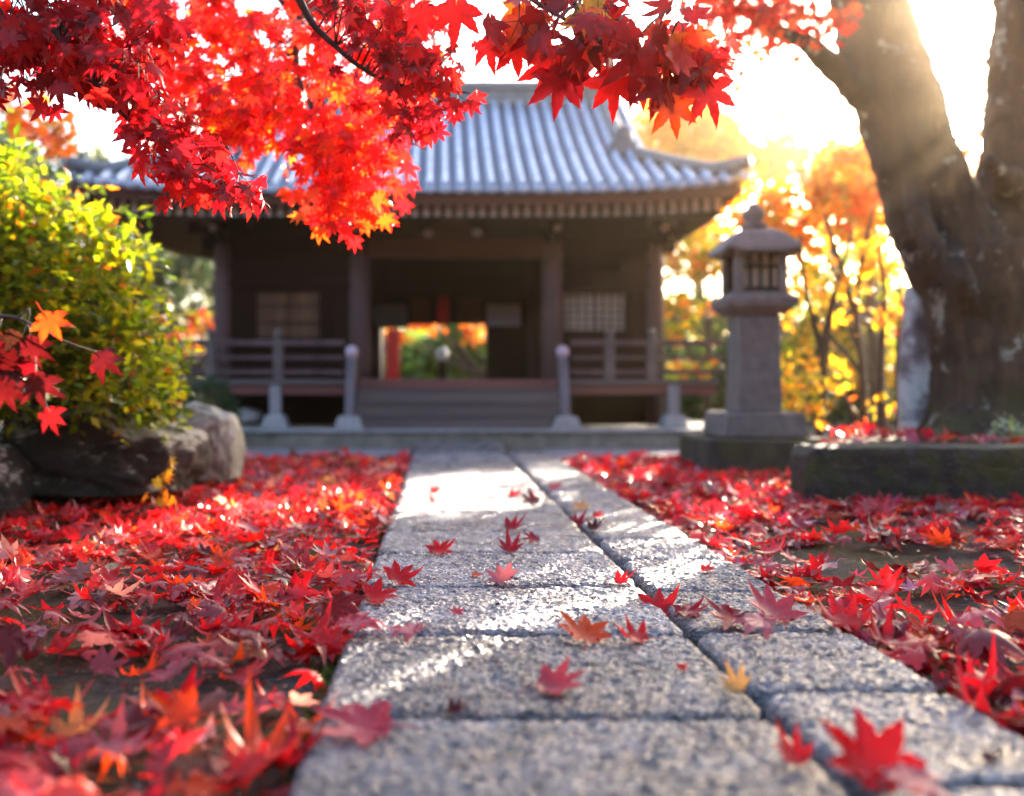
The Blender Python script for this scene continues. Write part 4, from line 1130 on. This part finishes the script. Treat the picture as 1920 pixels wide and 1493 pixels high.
def blob(c, r, n, shell=.55):
    d = rng.normal(0, 1, (n, 3)); d /= np.linalg.norm(d, axis=1, keepdims=True)
    rad = (shell**3+(1-shell**3)*rng.random(n))**(1/3)
    p = d*rad[:, None]
    return np.array(c)+p*np.array(r)*(1+.22*fbm(d*2.2+np.array(c), 3, 5))[:, None]
def clumps(c, r, k, per, sig, shell=.3):
    """leaves gathered in k clumps through an ellipsoid"""
    cc = blob(c, r, k, shell)
    return (cc[:, None, :]+rng.normal(0, 1, (k, per, 3))*np.array(sig)).reshape(-1, 3)
def simple_tree(name, label, cat, base, crowns, pal, leafsize, k, per, sig, variants=TUFT, trunk_r=.09, group=None, mat='leaf_far', shell=.3, hang=.3, stems=None):
    t = empty(name, base, label, cat, group)
    top = max(crowns, key=lambda q: q[0][2])[0]
    paths = []
    b0 = np.array(base, float)
    for s in (stems or [None]):
        bb = b0+(np.array(s) if s else 0)
        tgt = np.array(top)
        mid = bb*.55+tgt*.45; mid[:2] = bb[:2]*.75+tgt[:2]*.25+rng.normal(0, .08, 2)
        paths.append(([bb, mid, tgt], [trunk_r, trunk_r*.7, trunk_r*.2]))
        for c, r in crowns:
            for _ in range(3):
                e = np.array(c)+rng.normal(0, .45, 3)*np.array(r)
                st_ = bb*.5+mid*.5 if rng.random() < .4 else mid
                m2 = st_*.5+e*.5+rng.normal(0, .1, 3)
                paths.append(([st_, m2, e], [trunk_r*.5, trunk_r*.3, trunk_r*.08]))
    limbs("trunk", paths, M['twig'], t, None, 8)
    tot = sum(np.prod(r) for _, r in crowns)
    P_ = np.vstack([clumps(c, r, max(3, int(k*np.prod(r)/tot)), per, sig, shell) for c, r in crowns])
    P_ = P_[P_[:, 2] > 0.0]
    cl, _ = pick(pal, len(P_), .3)
    foliage("crown", variants, P_, rng.uniform(.7, 1.25, len(P_))*leafsize, cl, M[mat], t, hang)
    return t
Y_GOLD = [(.75, .42, .02, 4), (.7, .28, .02, 2), (.6, .5, .04, 2), (.35, .4, .04, 1)]
ORANGE = [(.7, .2, .02, 4), (.62, .1, .015, 3), (.72, .36, .03, 2), (.45, .3, .05, 1)]
REDS = [(.5, .012, .012, 5), (.36, .008, .016, 3), (.6, .06, .01, 2)]
YGREEN = [(.27, .34, .012, 4), (.15, .25, .014, 3.5), (.45, .43, .015, 2), (.07, .12, .012, 3.5), (.5, .15, .02, .8)]
GREEN = [(.04, .09, .03, 4), (.08, .16, .04, 3), (.14, .24, .05, 1.5)]
DGREEN = [(.02, .05, .03, 4), (.035, .08, .045, 3), (.06, .12, .05, 1)]
GREY = [(.05, .08, .05, 3), (.1, .12, .09, 2), (.16, .17, .1, 1)]

# shrub on the left over the boulders
t = empty("garden_shrub", (at(120, 5.0), 5.0, -.05), "big yellow green shrub with small shiny leaves over the boulders", "shrub")
cr = [((-2.32, 4.75, 1.2), (.55, .45, .62)), ((-1.78, 4.8, .98), (.41, .4, .52)), ((-1.52, 4.8, .62), (.30, .35, .34)), ((-2.35, 4.6, .7), (.6, .4, .4)), ((-2.85, 4.9, 1.3), (.6, .5, .55))]
limbs("stem", [([(-1.95+dx, 4.95, -.05), (-1.95+dx*2, 4.85, .5), (-1.95+dx*4+.05, 4.75, 1.1)], [.045, .03, .008]) for dx in (-.16, -.08, 0, .08, .13)], M['twig'], t, None, 8)
Pp = np.vstack([clumps(c, r, int(1700*np.prod(r)**.67), 12, (.055, .055, .05), .45) for c, r in cr])
shoots = []
for _ in range(34):
    c, r = cr[rng.integers(len(cr))]
    d = rng.normal(0, 1, 3); d[2] = abs(d[2])*.9; d[1] = -abs(d[1]); d /= np.linalg.norm(d)
    q0 = np.array(c)+d*np.array(r)*.8; q1 = q0+d*rng.uniform(.12, .3)+np.array([0, 0, rng.uniform(0, .1)])
    shoots.append(q0+(q1-q0)*rng.random((9, 1))+rng.normal(0, .018, (9, 3)))
Pp = np.vstack([Pp]+shoots)
cl, _ = pick(YGREEN, len(Pp), .35)
foliage("leaves", OVAL, Pp, rng.uniform(.045, .085, len(Pp)), cl, M['leaf_green'], t, .1, .6)
# clipped round shrub near the veranda
t = empty("round_shrub", (at(388, 8.6), 8.6, -.05), "low rounded dark green shrub by the left end of the veranda", "shrub")
limbs("stem", [([(at(388, 8.6)+dx, 8.6, -.05), (at(388, 8.6)+dx*2, 8.6, .35)], [.03, .01]) for dx in (-.06, 0, .06)], M['twig'], t, None, 6)
Pp = blob((at(388, 8.6), 8.6, .3), (.27, .27, .34), 2600, .75)
cl, _ = pick(DGREEN, len(Pp), .3)
foliage("leaves", OVAL, Pp, rng.uniform(.03, .055, len(Pp)), cl, M['leaf_green'], t, -.2, .4)
# small orange seedling in front of the large boulder
t = empty("maple_seedling", (at(300, 4.5), 4.5, -.05), "yellow and orange maple seedling in front of the large dark boulder", "seedling")
limbs("stem", [([(at(300, 4.5), 4.5, -.05), (at(302, 4.5), 4.5, .05), (at(312, 4.5), 4.5, .2)], [.006, .005, .002])], M['twig'], t, None, 6)
Pp = np.array([P(x, y, 4.5) for x, y in [(300, 935), (312, 930), (290, 940), (325, 938), (308, 915), (315, 885), (310, 895), (300, 905), (268, 935), (320, 868), (305, 945), (330, 945)]])
cl, _ = pick([(.75, .55, .03, 3), (.75, .25, .02, 2)], len(Pp))
foliage("leaves", HANG, Pp, np.full(len(Pp), .045), cl, M['leaf_far'], t, .2, .2)

# ---- big old tree on the right
def P3(*q): return [tuple(P(a, b, c)) for a, b, c in q]
t = empty("old_maple_tree", (3.75, 6.5, .15), "massive old tree with forked lichened trunk rising from the raised bed", "tree")
big = [
    (P3((1880, 860, 6.5), (1880, 760, 6.5), (1868, 640, 6.5), (1850, 540, 6.5), (1835, 470, 6.5)), [.62, .45, .40, .40, .38]),
    (P3((1850, 560, 6.5), (1770, 440, 6.5), (1718, 300, 6.45), (1668, 150, 6.4), (1625, 0, 6.35), (1570, -250, 6.3), (1480, -600, 6.3)), [.36, .31, .27, .25, .23, .18, .1]),
    (P3((1880, 600, 6.55), (1915, 440, 6.6), (1932, 250, 6.65), (1945, 50, 6.7), (1970, -250, 6.7), (2040, -700, 6.6)), [.40, .34, .29, .27, .24, .12]),
    (P3((1640, 210, 6.4), (1590, 150, 6.2), (1530, 95, 6.0), (1460, 55, 5.8), (1370, 10, 5.5), (1280, -60, 5.2)), [.1, .085, .07, .05, .035, .015]),
    (P3((1850, 800, 6.4), (1790, 835, 6.2), (1740, 858, 6.0)), [.3, .16, .05]),
    (P3((1900, 800, 6.4), (1960, 850, 6.1), (2050, 880, 5.9)), [.3, .16, .05]),
]
big += [(P3((1700, 300, 6.45), (1730, 420, 6.15), (1790, 560, 6.12)), [.05, .08, .03]), (P3((1870, 830, 6.25), (1850, 880, 5.95), (1790, 905, 5.75)), [.28, .14, .05]),
        (P3((1780, 470, 6.25), (1800, 520, 6.08), (1815, 580, 6.2)), [.05, .09, .05]), (P3((1900, 350, 6.4), (1880, 330, 6.25), (1850, 300, 6.1)), [.12, .06, .035])]
trk = limbs("trunk", big, M['bark'], t, .026, 20)
for tn, sz_, st_ in (("bark lumps", .22, .07), ("bark ridges", .06, .035)):
    tx_ = bpy.data.textures.new(tn, 'CLOUDS'); tx_.noise_scale = sz_; tx_.noise_depth = 3
    dm_ = trk.modifiers.new(tn, 'DISPLACE'); dm_.texture = tx_; dm_.texture_coords = 'LOCAL'; dm_.strength = st_; dm_.mid_level = .5
Pp = np.vstack([clumps(P(1440, 20, 5.6), (.42, .6, .26), 34, 12, (.08, .08, .05), .1), clumps(P(1340, 60, 5.3), (.25, .4, .2), 14, 11, (.08, .08, .05), .1), clumps(P(1530, -120, 6.0), (.8, .8, .3), 40, 12, (.09, .09, .06), .1),
                clumps(P(1700, -500, 6.3), (1.6, 1.5, .6), 120, 12, (.1, .1, .06), .2),
                clumps(P(1800, 330, 9.0), (.5, .4, .45), 26, 7, (.09, .1, .07), .1), clumps(P(1810, 90, 9.0), (.5, .5, .5), 12, 7, (.1, .1, .07), .1)])
hang_pts = [P(1800, 330, 9.0), P(1760, 230, 9.0), P(1830, 400, 9.0)]
limbs("branch", [([tuple(P(1940, -100, 6.7)), tuple(P(1900, 40, 7.9)), tuple(q)], [.05, .03, .006]) for q in hang_pts], M['twig'], t, None, 8)
cl, _ = pick([(.52, .02, .015, 4), (.62, .08, .012, 3), (.4, .008, .016, 2)], len(Pp))
foliage("crown", HANG, Pp, rng.uniform(.045, .065, len(Pp)), cl, M['leaf_bough'], t, .5, .5)
# ferny plant at its foot
t = empty("grey_groundcover_plant", (3.45, 5.7, .2), "silvery green leafy plant at the foot of the massive trunk", "plant")
Pp = np.vstack([clumps((3.35, 5.6, .3), (.2, .12, .12), 18, 10, (.04, .04, .03), .1), clumps((3.75, 5.6, .28), (.22, .12, .1), 16, 10, (.04, .04, .03), .1)])
cl, _ = pick([(.25, .32, .3, 3), (.14, .2, .15, 2)], len(Pp))
foliage("leaves", OVAL, Pp, rng.uniform(.04, .07, len(Pp)), cl, M['leaf_green'], t, -.3, .3)
limbs("stem", [([(3.45+dx, 5.65, .12), (3.45+dx*1.4, 5.62, .3)], [.008, .004]) for dx in (-.15, -.05, .05, .2, .3)], M['twig'], t, None, 6)

# ---- slender multi-stemmed trees behind the kerb
def slender(px0, Y, leanpts, label, pal, clus):
    bx = at(px0, Y)
    t = empty("slender_maple", (bx, Y, .15), label, "tree", "slender young maples behind the kerb")
    paths = []
    for lp in leanpts:
        pts = [tuple(P(a, c, Y+d)) for a, c, d in lp]
        paths.append((pts, list(np.linspace(.032, .010, len(pts)))))
    limbs("trunk", paths, M['twig'], t, None, 8)
    Pp = np.vstack([clumps(P(a, c, Y+d), (rx, .35, rz), k, 7, (.06, .08, .05), .1) for a, c, d, rx, rz, k in clus])
    cl, _ = pick(pal, len(Pp), .25)
    foliage("crown", HANG, Pp, rng.uniform(.035, .06, len(Pp)), cl, M['leaf_far'], t, .4, .3)
slender(1540, 7.2, [[(1532, 860, 0), (1545, 700, 0), (1535, 640, 0), (1510, 540, 0), (1500, 440, 0)], [(1542, 690, 0), (1562, 560, 0), (1600, 430, .1)]], "slender young maple with yellow leaves, next to the stone lantern", Y_GOLD,
        [(1490, 720, .0, .12, .25, 14), (1530, 540, .1, .2, .2, 9), (1510, 780, -.1, .1, .1, 4)])
slender(1625, 7.4, [[(1622, 850, 0), (1618, 700, 0), (1605, 580, 0), (1620, 470, 0), (1640, 380, 0)], [(1606, 590, 0), (1570, 480, 0), (1545, 400, .1)], [(1622, 820, 0), (1580, 740, 0), (1555, 690, 0)]], "slender young maple with golden leaves, in the middle of the three", Y_GOLD,
        [(1590, 560, .0, .22, .2, 9), (1630, 480, .1, .25, .2, 11), (1560, 690, .1, .12, .15, 5)])
slender(1660, 7.0, [[(1660, 850, 0), (1652, 700, 0), (1658, 560, 0), (1648, 460, 0)], [(1690, 850, 0), (1684, 680, .1), (1690, 520, .1)]], "slender young maple with amber leaves, nearest the standing stone", Y_GOLD+[(.65, .12, .02, 3)],
        [(1690, 510, .2, .14, .15, 9), (1660, 600, .1, .14, .2, 6), (1640, 760, .3, .08, .08, 3)])

# ---- trees beyond the temple and lantern
simple_tree("orange_maple", "orange maple whose crown hangs behind the stone lantern's roof", "tree", (at(1640, 9.4), 9.4, -.05),
            [(tuple(P(1530, 395, 9.2)), (.75, .6, .36)), (tuple(P(1620, 330, 9.6)), (.5, .6, .4)), (tuple(P(1440, 430, 9.0)), (.3, .4, .25)), (tuple(P(1490, 545, 9.0)), (.13, .2, .3))], [(.74, .3, .02, 4), (.62, .12, .015, 1.5), (.75, .44, .03, 3), (.45, .36, .05, 1)], .11, 160, 10, (.075, .1, .05), trunk_r=.06, hang=.5)
simple_tree("gold_maple", "bright golden maple crown rising behind the temple's right eave", "tree", (at(1330, 25), 25, -.05),
            [(tuple(P(1290, 265, 25)), (1.6, 1.3, .8)), (tuple(P(1410, 300, 24.5)), (1.1, 1.1, .6)), (tuple(P(1250, 200, 25)), (.7, .7, .6))], [(.8, .5, .02, 5), (.75, .36, .02, 2), (.6, .55, .05, 2)], .30, 230, 8, (.22, .22, .15), trunk_r=.17)
simple_tree("amber_maple", "pale amber maple seen through the gap left of the massive trunk", "tree", (at(1620, 26), 26, -.05),
            [(tuple(P(1590, 320, 26)), (1.7, 1.4, 1.0)), (tuple(P(1460, 190, 26.5)), (.8, .8, .5)), (tuple(P(1800, 360, 25.5)), (.8, .9, 1.2))], ORANGE+[(.75, .5, .06, 4)], .30, 170, 7, (.24, .24, .18), trunk_r=.2)
simple_tree("garden_maple", "orange and yellow maple between the temple's right corner and the stone lantern", "tree", (at(1320, 12.4), 12.4, -.05),
            [(tuple(P(1300, 470, 12.2)), (.55, .5, .4)), (tuple(P(1270, 590, 12)), (.34, .4, .3)), (tuple(P(1300, 700, 11.8)), (.24, .3, .16))], ORANGE[:1]+Y_GOLD+YGREEN[:3], .11, 120, 8, (.1, .1, .06), trunk_r=.05, hang=.5)
simple_tree("yellow_bush", "yellow leaved bush low behind the stone lantern's shaft", "shrub", (at(1480, 10.6), 10.6, -.05),
            [(tuple(P(1500, 690, 10.6)), (.35, .3, .45)), (tuple(P(1560, 560, 10.8)), (.6, .4, .5)), (tuple(P(1660, 640, 10.8)), (.5, .4, .6))], Y_GOLD+YGREEN, .11, 150, 8, (.1, .1, .08), trunk_r=.04)
for i, (px_, Y_, z_, r_, lab) in enumerate([
    (1300, 17.5, 1.0, (1.3, .9, 1.2), "dark green rounded evergreen far behind the temple's right corner"),
    (1520, 18, .9, (1.3, .9, 1.2), "dark green rounded evergreen far behind the stone lantern"),
    (1690, 17.5, .9, (1.2, .9, 1.3), "dark green rounded evergreen far behind the slender maples"),
    (880, 17.5, .8, (1.0, .8, .9), "mid green rounded shrub seen through the temple doorway, right one"),
    (770, 18.5, .7, (1.1, .8, .85), "mid green rounded shrub seen through the temple doorway, left one"),
    (330, 17.5, 1.6, (1.5, 1.0, 1.7), "grey green evergreen far behind the temple's left corner"),
    (120, 16, 2.6, (1.5, 1.0, 2.0), "tall grey green evergreen far behind the yellow green shrub"),
    (-120, 14, 2.8, (1.6, 1.0, 2.0), "tall grey green evergreen at the picture's left edge"),
    (1950, 16, 1.2, (1.8, 1.0, 1.5), "dark green evergreen beyond the massive trunk"),
]):
    pal = GREY if px_ < 400 else (GREEN+YGREEN[:2] if 700 < px_ < 900 else GREEN)
    simple_tree("evergreen_tree", lab, "tree", (at(px_, Y_), Y_, -.05), [((at(px_, Y_), Y_, z_), r_)], pal, .2, 520, 12, (.14, .14, .11), OVAL, .08, "evergreens behind the temple garden", shell=.6)
simple_tree("red_maple", "low red maple in the gap left of the temple", "tree", (at(365, 14.5), 14.5, -.05),
            [(tuple(P(375, 605, 14.5)), (.4, .4, .16)), (tuple(P(345, 640, 14.8)), (.3, .4, .2))], [(.4, .02, .012, 3), (.35, .14, .02, 1), (.2, .2, .03, 2)], .1, 34, 8, (.09, .1, .06), trunk_r=.05)
simple_tree("orange_maple", "orange maple bough end hanging high over the yellow green shrub", "tree", (at(-420, 7.2), 7.2, -.05),
            [(tuple(P(40, 210, 7.0)), (.5, .5, .16)), (tuple(P(125, 260, 7.0)), (.18, .3, .13)), (tuple(P(-250, 150, 7.1)), (.8, .6, .35))], ORANGE, .085, 60, 9, (.07, .08, .05), HANG, .07, hang=.6)
simple_tree("orange_maple", "orange maple beyond the doorway of the temple", "tree", (at(960, 15.6), 15.6, -.05),
            [(tuple(P(890, 622, 15.3)), (.2, .3, .12)), (tuple(P(745, 630, 15.3)), (.14, .3, .12)), (tuple(P(800, 600, 15.5)), (.4, .3, .12))], ORANGE, .09, 26, 8, (.07, .08, .05), HANG, .05, hang=.6)
# far wood closing the view low down, and an added ring behind the camera
Pp = []
for a in np.arange(-64, 66, 1.2):
    rr_ = rng.uniform(30, 36); x, y = math.sin(R(a))*rr_, math.cos(R(a))*rr_
    hh = rng.uniform(1.2, 2.4)+(2.2 if a < -8 else 0)
    Pp.append(clumps((x, y, hh*.8), (1.1, 1.0, hh), 14, 12, (.3, .3, .25), .6))
for a in np.arange(75, 286, 3.2):  # unseen dense ring behind the camera, added to cut frontal sky light
    rr_ = rng.uniform(10, 13); x, y = math.sin(R(a))*rr_, math.cos(R(a))*rr_
    Pp.append(clumps((x, y, 3.2), (.9, .9, 3.4), 60, 12, (.3, .3, .25), .2))
Pp = np.vstack(Pp); Pp = Pp[Pp[:, 2] > -.05]
cl, _ = pick(GREEN+GREY, len(Pp), .3)
n_ = len(Pp); tt = rng.normal(0, 1, (n_, 3)); nn = rng.normal(0, 1, (n_, 3))
V, T, C = leaf_cloud(OVAL, Pp, frames(tt, nn), rng.uniform(.3, .55, n_), cl)
tag(link("wood_and_light_block", np_mesh("wood_and_light_block", V, T, C), M['leaf_far']), "green wood beyond the temple and an added light blocking ring behind the camera", "wood", None, 'stuff')

# ------------------------------------------------------------------ the red maple overhead on the left
T2 = empty("red_maple_tree", (-3.1, 2.5, -.05), "red maple whose boughs of star shaped leaves hang over the top of the view", "tree")
limbs("trunk", [([(-3.1, 2.5, -.1), (-3.05, 2.5, .8), (-2.9, 2.55, 1.6), (-2.5, 2.6, 2.2)], [.2, .15, .13, .11]),
                ([(-2.95, 2.52, 1.4), (-3.3, 2.3, 2.2), (-3.8, 2.1, 3.0)], [.12, .09, .05])], M['bark'], T2, .025, 14)
def bough(path, rads, regions, pal, size, hero=False, extra=None, per=9, sig=.05, twigs=True):
    """a limb, its twigs and its leaves; regions: (polygon in photo pixels, nearest depth, farthest depth, clusters)"""
    pts = np.array(path, float)
    L = smooth_line(np.column_stack([pts, np.array(rads)]), 10*len(pts))
    b = MB(); b.tube(L[:, :3], np.maximum(L[:, 3], .0015), 8)
    leaves = []
    for poly, y0, y1, k in regions:
        poly = np.array(poly, float); lo, hi = poly.min(0), poly.max(0)
        got = 0
        while got < k:
            q = rng.uniform(lo, hi)
            ins = False; j = len(poly)-1
            for i in range(len(poly)):
                if (poly[i][1] > q[1]) != (poly[j][1] > q[1]) and q[0] < (poly[j][0]-poly[i][0])*(q[1]-poly[i][1])/(poly[j][1]-poly[i][1])+poly[i][0]: ins = not ins
                j = i
            if not ins: continue
            c = P(q[0], q[1], rng.uniform(y0, y1)); got += 1
            i0 = np.argmin(((L[:, :3]-c)**2).sum(1)); i0 = max(0, i0-3)
            s0 = L[i0, :3]
            m = s0*.5+c*.5+np.array([0, 0, .06])+rng.normal(0, .02, 3)
            if twigs: b.tube(smooth_line([s0, m, c+np.array([0, 0, .03])], 6), np.linspace(.004, .0015, 6), 5)
            ll = c+np.clip(rng.normal(0, 1, (per, 3)), -1.5, 1.5)*np.array([sig, sig, sig*.8])
            leaves.append(ll)
            if twigs:
                for x in ll[:4]: b.tube([c+np.array([0, 0, .03]), x], [.0014, .0009], 4)
    for q in L[::2, :3]:
        if q[2] > H+(VY+120)/F*q[1] or VX+F*q[0]/q[1] < -220:
            for _ in range(3): leaves.append(q+rng.normal(0, .09, 3)*np.array([1, 1, .5])+np.array([0, 0, .05])+np.clip(rng.normal(0, 1, (per, 3)), -1.5, 1.5)*sig)
    pos = np.vstack(leaves)
    br = b.build("bough", M['twig'], T2, 0, True)
    n = len(pos)
    t = rng.normal(0, .55, (n, 3)); t[:, 2] = -1+np.abs(rng.normal(0, .35, n))
    nn = rng.normal(0, .5, (n, 3)); nn[:, 1] -= rng.choice([-1, 1], n)*.9; nn[:, 2] += .5
    sz = rng.uniform(.8, 1.2, n)*size
    cl, _ = pick(pal, n, .25)
    if extra:
        ep = np.array([P(a, c, Y) for a, c, Y, s, an, vi, cc in extra]); et = np.array([[math.sin(R(an)), rng.normal(0, .15), -math.cos(R(an))] for a, c, Y, s, an, vi, cc in extra])
        en = np.array([[rng.normal(0, .25), -1, .3] for _ in extra]); es = np.array([e[3] for e in extra]); ec = np.array([PC[e[6]] for e in extra])
        pos = np.vstack([pos, ep]); t = np.vstack([t, et]); nn = np.vstack([nn, en]); sz = np.concatenate([sz, es]); cl = np.vstack([cl, ec])
    V, T, C = leaf_cloud(HEROH if hero else HANG, pos, frames(t, nn), sz, cl)
    return link("foliage", np_mesh("foliage", V, T, C), M['leaf_bough'], br)
CRIM = [(.36, .005, .013, 5), (.2, .003, .01, 4), (.5, .012, .012, 2)]
FIRE = [(.6, .02, .012, 6), (.64, .065, .01, 2.5), (.68, .15, .015, .8), (.5, .008, .016, 4)]
tr0 = (-2.9, 2.55, 1.7)
# dark near spray at the upper left, running down to the right
bough([tr0, tuple(P(-300, -140, 2.7)), tuple(P(30, -20, 2.7)), tuple(P(150, 130, 2.7)), tuple(P(270, 250, 2.75)), tuple(P(390, 345, 2.8))], [.05, .03, .016, .009, .006, .003],
      [([(-60, -40), (330, -40), (320, 60), (260, 180), (60, 160), (-60, 170)], 2.5, 3.1, 42), ([(20, 60), (300, 60), (300, 260), (220, 250), (180, 170)], 2.5, 2.9, 18),
       ([(220, 200), (320, 240), (400, 320), (460, 350), (430, 365), (270, 320)], 2.6, 2.9, 12)], CRIM, .05, True, per=8, sig=.045,
      extra=[(110, 160, 2.6, .06, 10, 1, 'crimson'), (265, 310, 2.7, .055, -5, 0, 'red'), (345, 340, 2.75, .055, 5, 2, 'red'), (455, 350, 2.8, .055, 30, 4, 'red'), (400, 320, 2.8, .05, -20, 1, 'red'), (320, 335, 2.75, .05, -30, 3, 'red')])
# glowing middle mass further back
bough([tr0, (-2.2, 3.4, 2.35), tuple(P(250, -120, 4.0)), tuple(P(520, -10, 4.1)), tuple(P(565, 160, 4.1)), tuple(P(640, 290, 4.0)), tuple(P(680, 410, 3.9))], [.05, .04, .03, .02, .011, .007, .003],
      [([(230, -30), (800, -40), (800, 90), (700, 260), (520, 240), (320, 230)], 3.7, 4.9, 82), ([(300, 150), (560, 200), (500, 260), (330, 280)], 3.7, 4.4, 14),
       ([(560, 180), (730, 200), (770, 320), (740, 335), (560, 335), (530, 280)], 3.6, 4.2, 26), ([(615, 330), (695, 345), (715, 390), (610, 410)], 3.6, 3.9, 9)], FIRE, .055, False, per=10, sig=.075,
      extra=[(600, 430, 3.6, .06, -15, 0, 'orange'), (650, 430, 3.6, .06, 5, 1, 'red'), (720, 410, 3.6, .055, 25, 2, 'orange'), (560, 365, 3.7, .055, -30, 3, 'orange'), (770, 345, 3.7, .05, 20, 0, 'red'), (665, 450, 3.6, .05, 0, 1, 'red')])
# darker spray crossing the middle
bough([tr0, (-1.8, 2.9, 2.2), tuple(P(420, -130, 3.1)), tuple(P(600, 60, 3.2)), tuple(P(720, 150, 3.2)), tuple(P(880, 175, 3.2))], [.05, .035, .02, .011, .007, .003],
      [([(560, -30), (790, -20), (800, 120), (640, 110)], 3.0, 3.5, 16), ([(640, 60), (820, 90), (910, 180), (860, 190), (700, 190)], 3.0, 3.4, 15), ([(740, 190), (820, 190), (830, 230), (760, 235)], 3.0, 3.3, 5)], CRIM, .048, False, per=7, sig=.05,
      extra=[(805, 225, 3.1, .055, 10, 1, 'crimson'), (820, 245, 3.1, .05, 25, 2, 'crimson'), (895, 180, 3.2, .045, 10, 0, 'red')])
# sharp hero spray at the top, between path and roof
hero = [(1150, 150, 2.55, .075, 5, 0, 'red'), (1050, 145, 2.6, .08, -5, 1, 'crimson'), (1035, 120, 2.6, .075, -25, 2, 'red'), (1075, 130, 2.6, .06, 15, 3, 'crimson'), (1260, 195, 2.5, .065, 10, 0, 'orange'), (1325, 165, 2.5, .075, 20, 2, 'red'),
        (1240, 160, 2.5, .065, -15, 1, 'crimson'), (1300, 110, 2.5, .08, 25, 4, 'crimson'), (965, 85, 2.65, .07, 10, 0, 'red'), (920, 80, 2.65, .06, -5, 1, 'red'), (855, 15, 2.7, .075, 0, 0, 'red'), (790, 20, 2.75, .06, -5, 2, 'red'), (1200, 100, 2.5, .09, -10, 5, 'crimson'),
        (1130, 60, 2.6, .08, 15, 1, 'crimson'), (1010, 60, 2.6, .07, -20, 3, 'crimson'), (985, 30, 2.6, .08, 10, 5, 'orange'), (1100, 20, 2.6, .07, 30, 4, 'yellow'), (1320, 120, 2.5, .06, 40, 1, 'red')]
bough([tr0, (-1.6, 2.5, 2.15), (-.6, 2.6, 2.0), tuple(P(900, -60, 2.7)), tuple(P(1030, 20, 2.65)), tuple(P(1130, 70, 2.6)), tuple(P(1250, 110, 2.55)), tuple(P(1320, 150, 2.5))], [.05, .035, .025, .011, .006, .0045, .003, .0015],
      [([(820, -40), (1330, -50), (1310, 70), (1200, 110), (1000, 80), (900, 40)], 2.45, 2.85, 17), ([(1150, 60), (1320, 80), (1340, 150), (1230, 150)], 2.4, 2.6, 4)], CRIM+[(.6, .03, .012, 4), (.66, .16, .015, 1)], .07, True, per=4, sig=.05, extra=[(a, c, Y, sz*1.38, an, vi, cc) for a, c, Y, sz, an, vi, cc in hero])
# low spray drooping in from the left edge
bough([tr0, (-1.9, 2.3, 1.5), (-1.35, 2.2, 1.05), tuple(P(-60, 560, 2.2)), tuple(P(40, 600, 2.2)), tuple(P(120, 640, 2.2)), tuple(P(182, 660, 2.25))], [.04, .02, .012, .006, .004, .0025, .0012],
      [([(-60, 570), (40, 590), (80, 670), (40, 730), (-60, 720)], 2.1, 2.4, 5)], [(.09, .002, .006, 4), (.05, .002, .004, 4), (.03, .01, .008, 2)], .055, True, per=4, sig=.045,
      extra=[(88, 600, 2.15, .06, 35, 0, 'orange'), (70, 715, 2.1, .068, 10, 1, 'maroon'), (188, 672, 2.25, .06, 50, 3, 'maroon'), (95, 775, 2.1, .05, 15, 2, 'dusk'), (10, 725, 2.1, .065, -30, 4, 'maroon'), (60, 645, 2.15, .06, 0, 5, 'maroon')])

# ------------------------------------------------------------------ haze
b = MB(); b.box(-95, 95, -35, 95, -1.1, 12)
hz = b.build("haze", None, None, mats=[bpy.data.materials.new("thin sunlit haze")])
hm = hz.data.materials[0]; hm.use_nodes = True; hn = hm.node_tree
for x in list(hn.nodes): hn.nodes.remove(x)
ho = hn.nodes.new("ShaderNodeOutputMaterial"); hp = hn.nodes.new("ShaderNodeVolumePrincipled")
hp.inputs["Color"].default_value = (1, .8, .56, 1)
hp.inputs["Density"].default_value = .0027
hp.inputs["Anisotropy"].default_value = .95
hn.links.new(hp.outputs[0], ho.inputs["Volume"])
tag(hz, "thin warm sunlit haze filling the garden air", "haze", None, 'stuff')
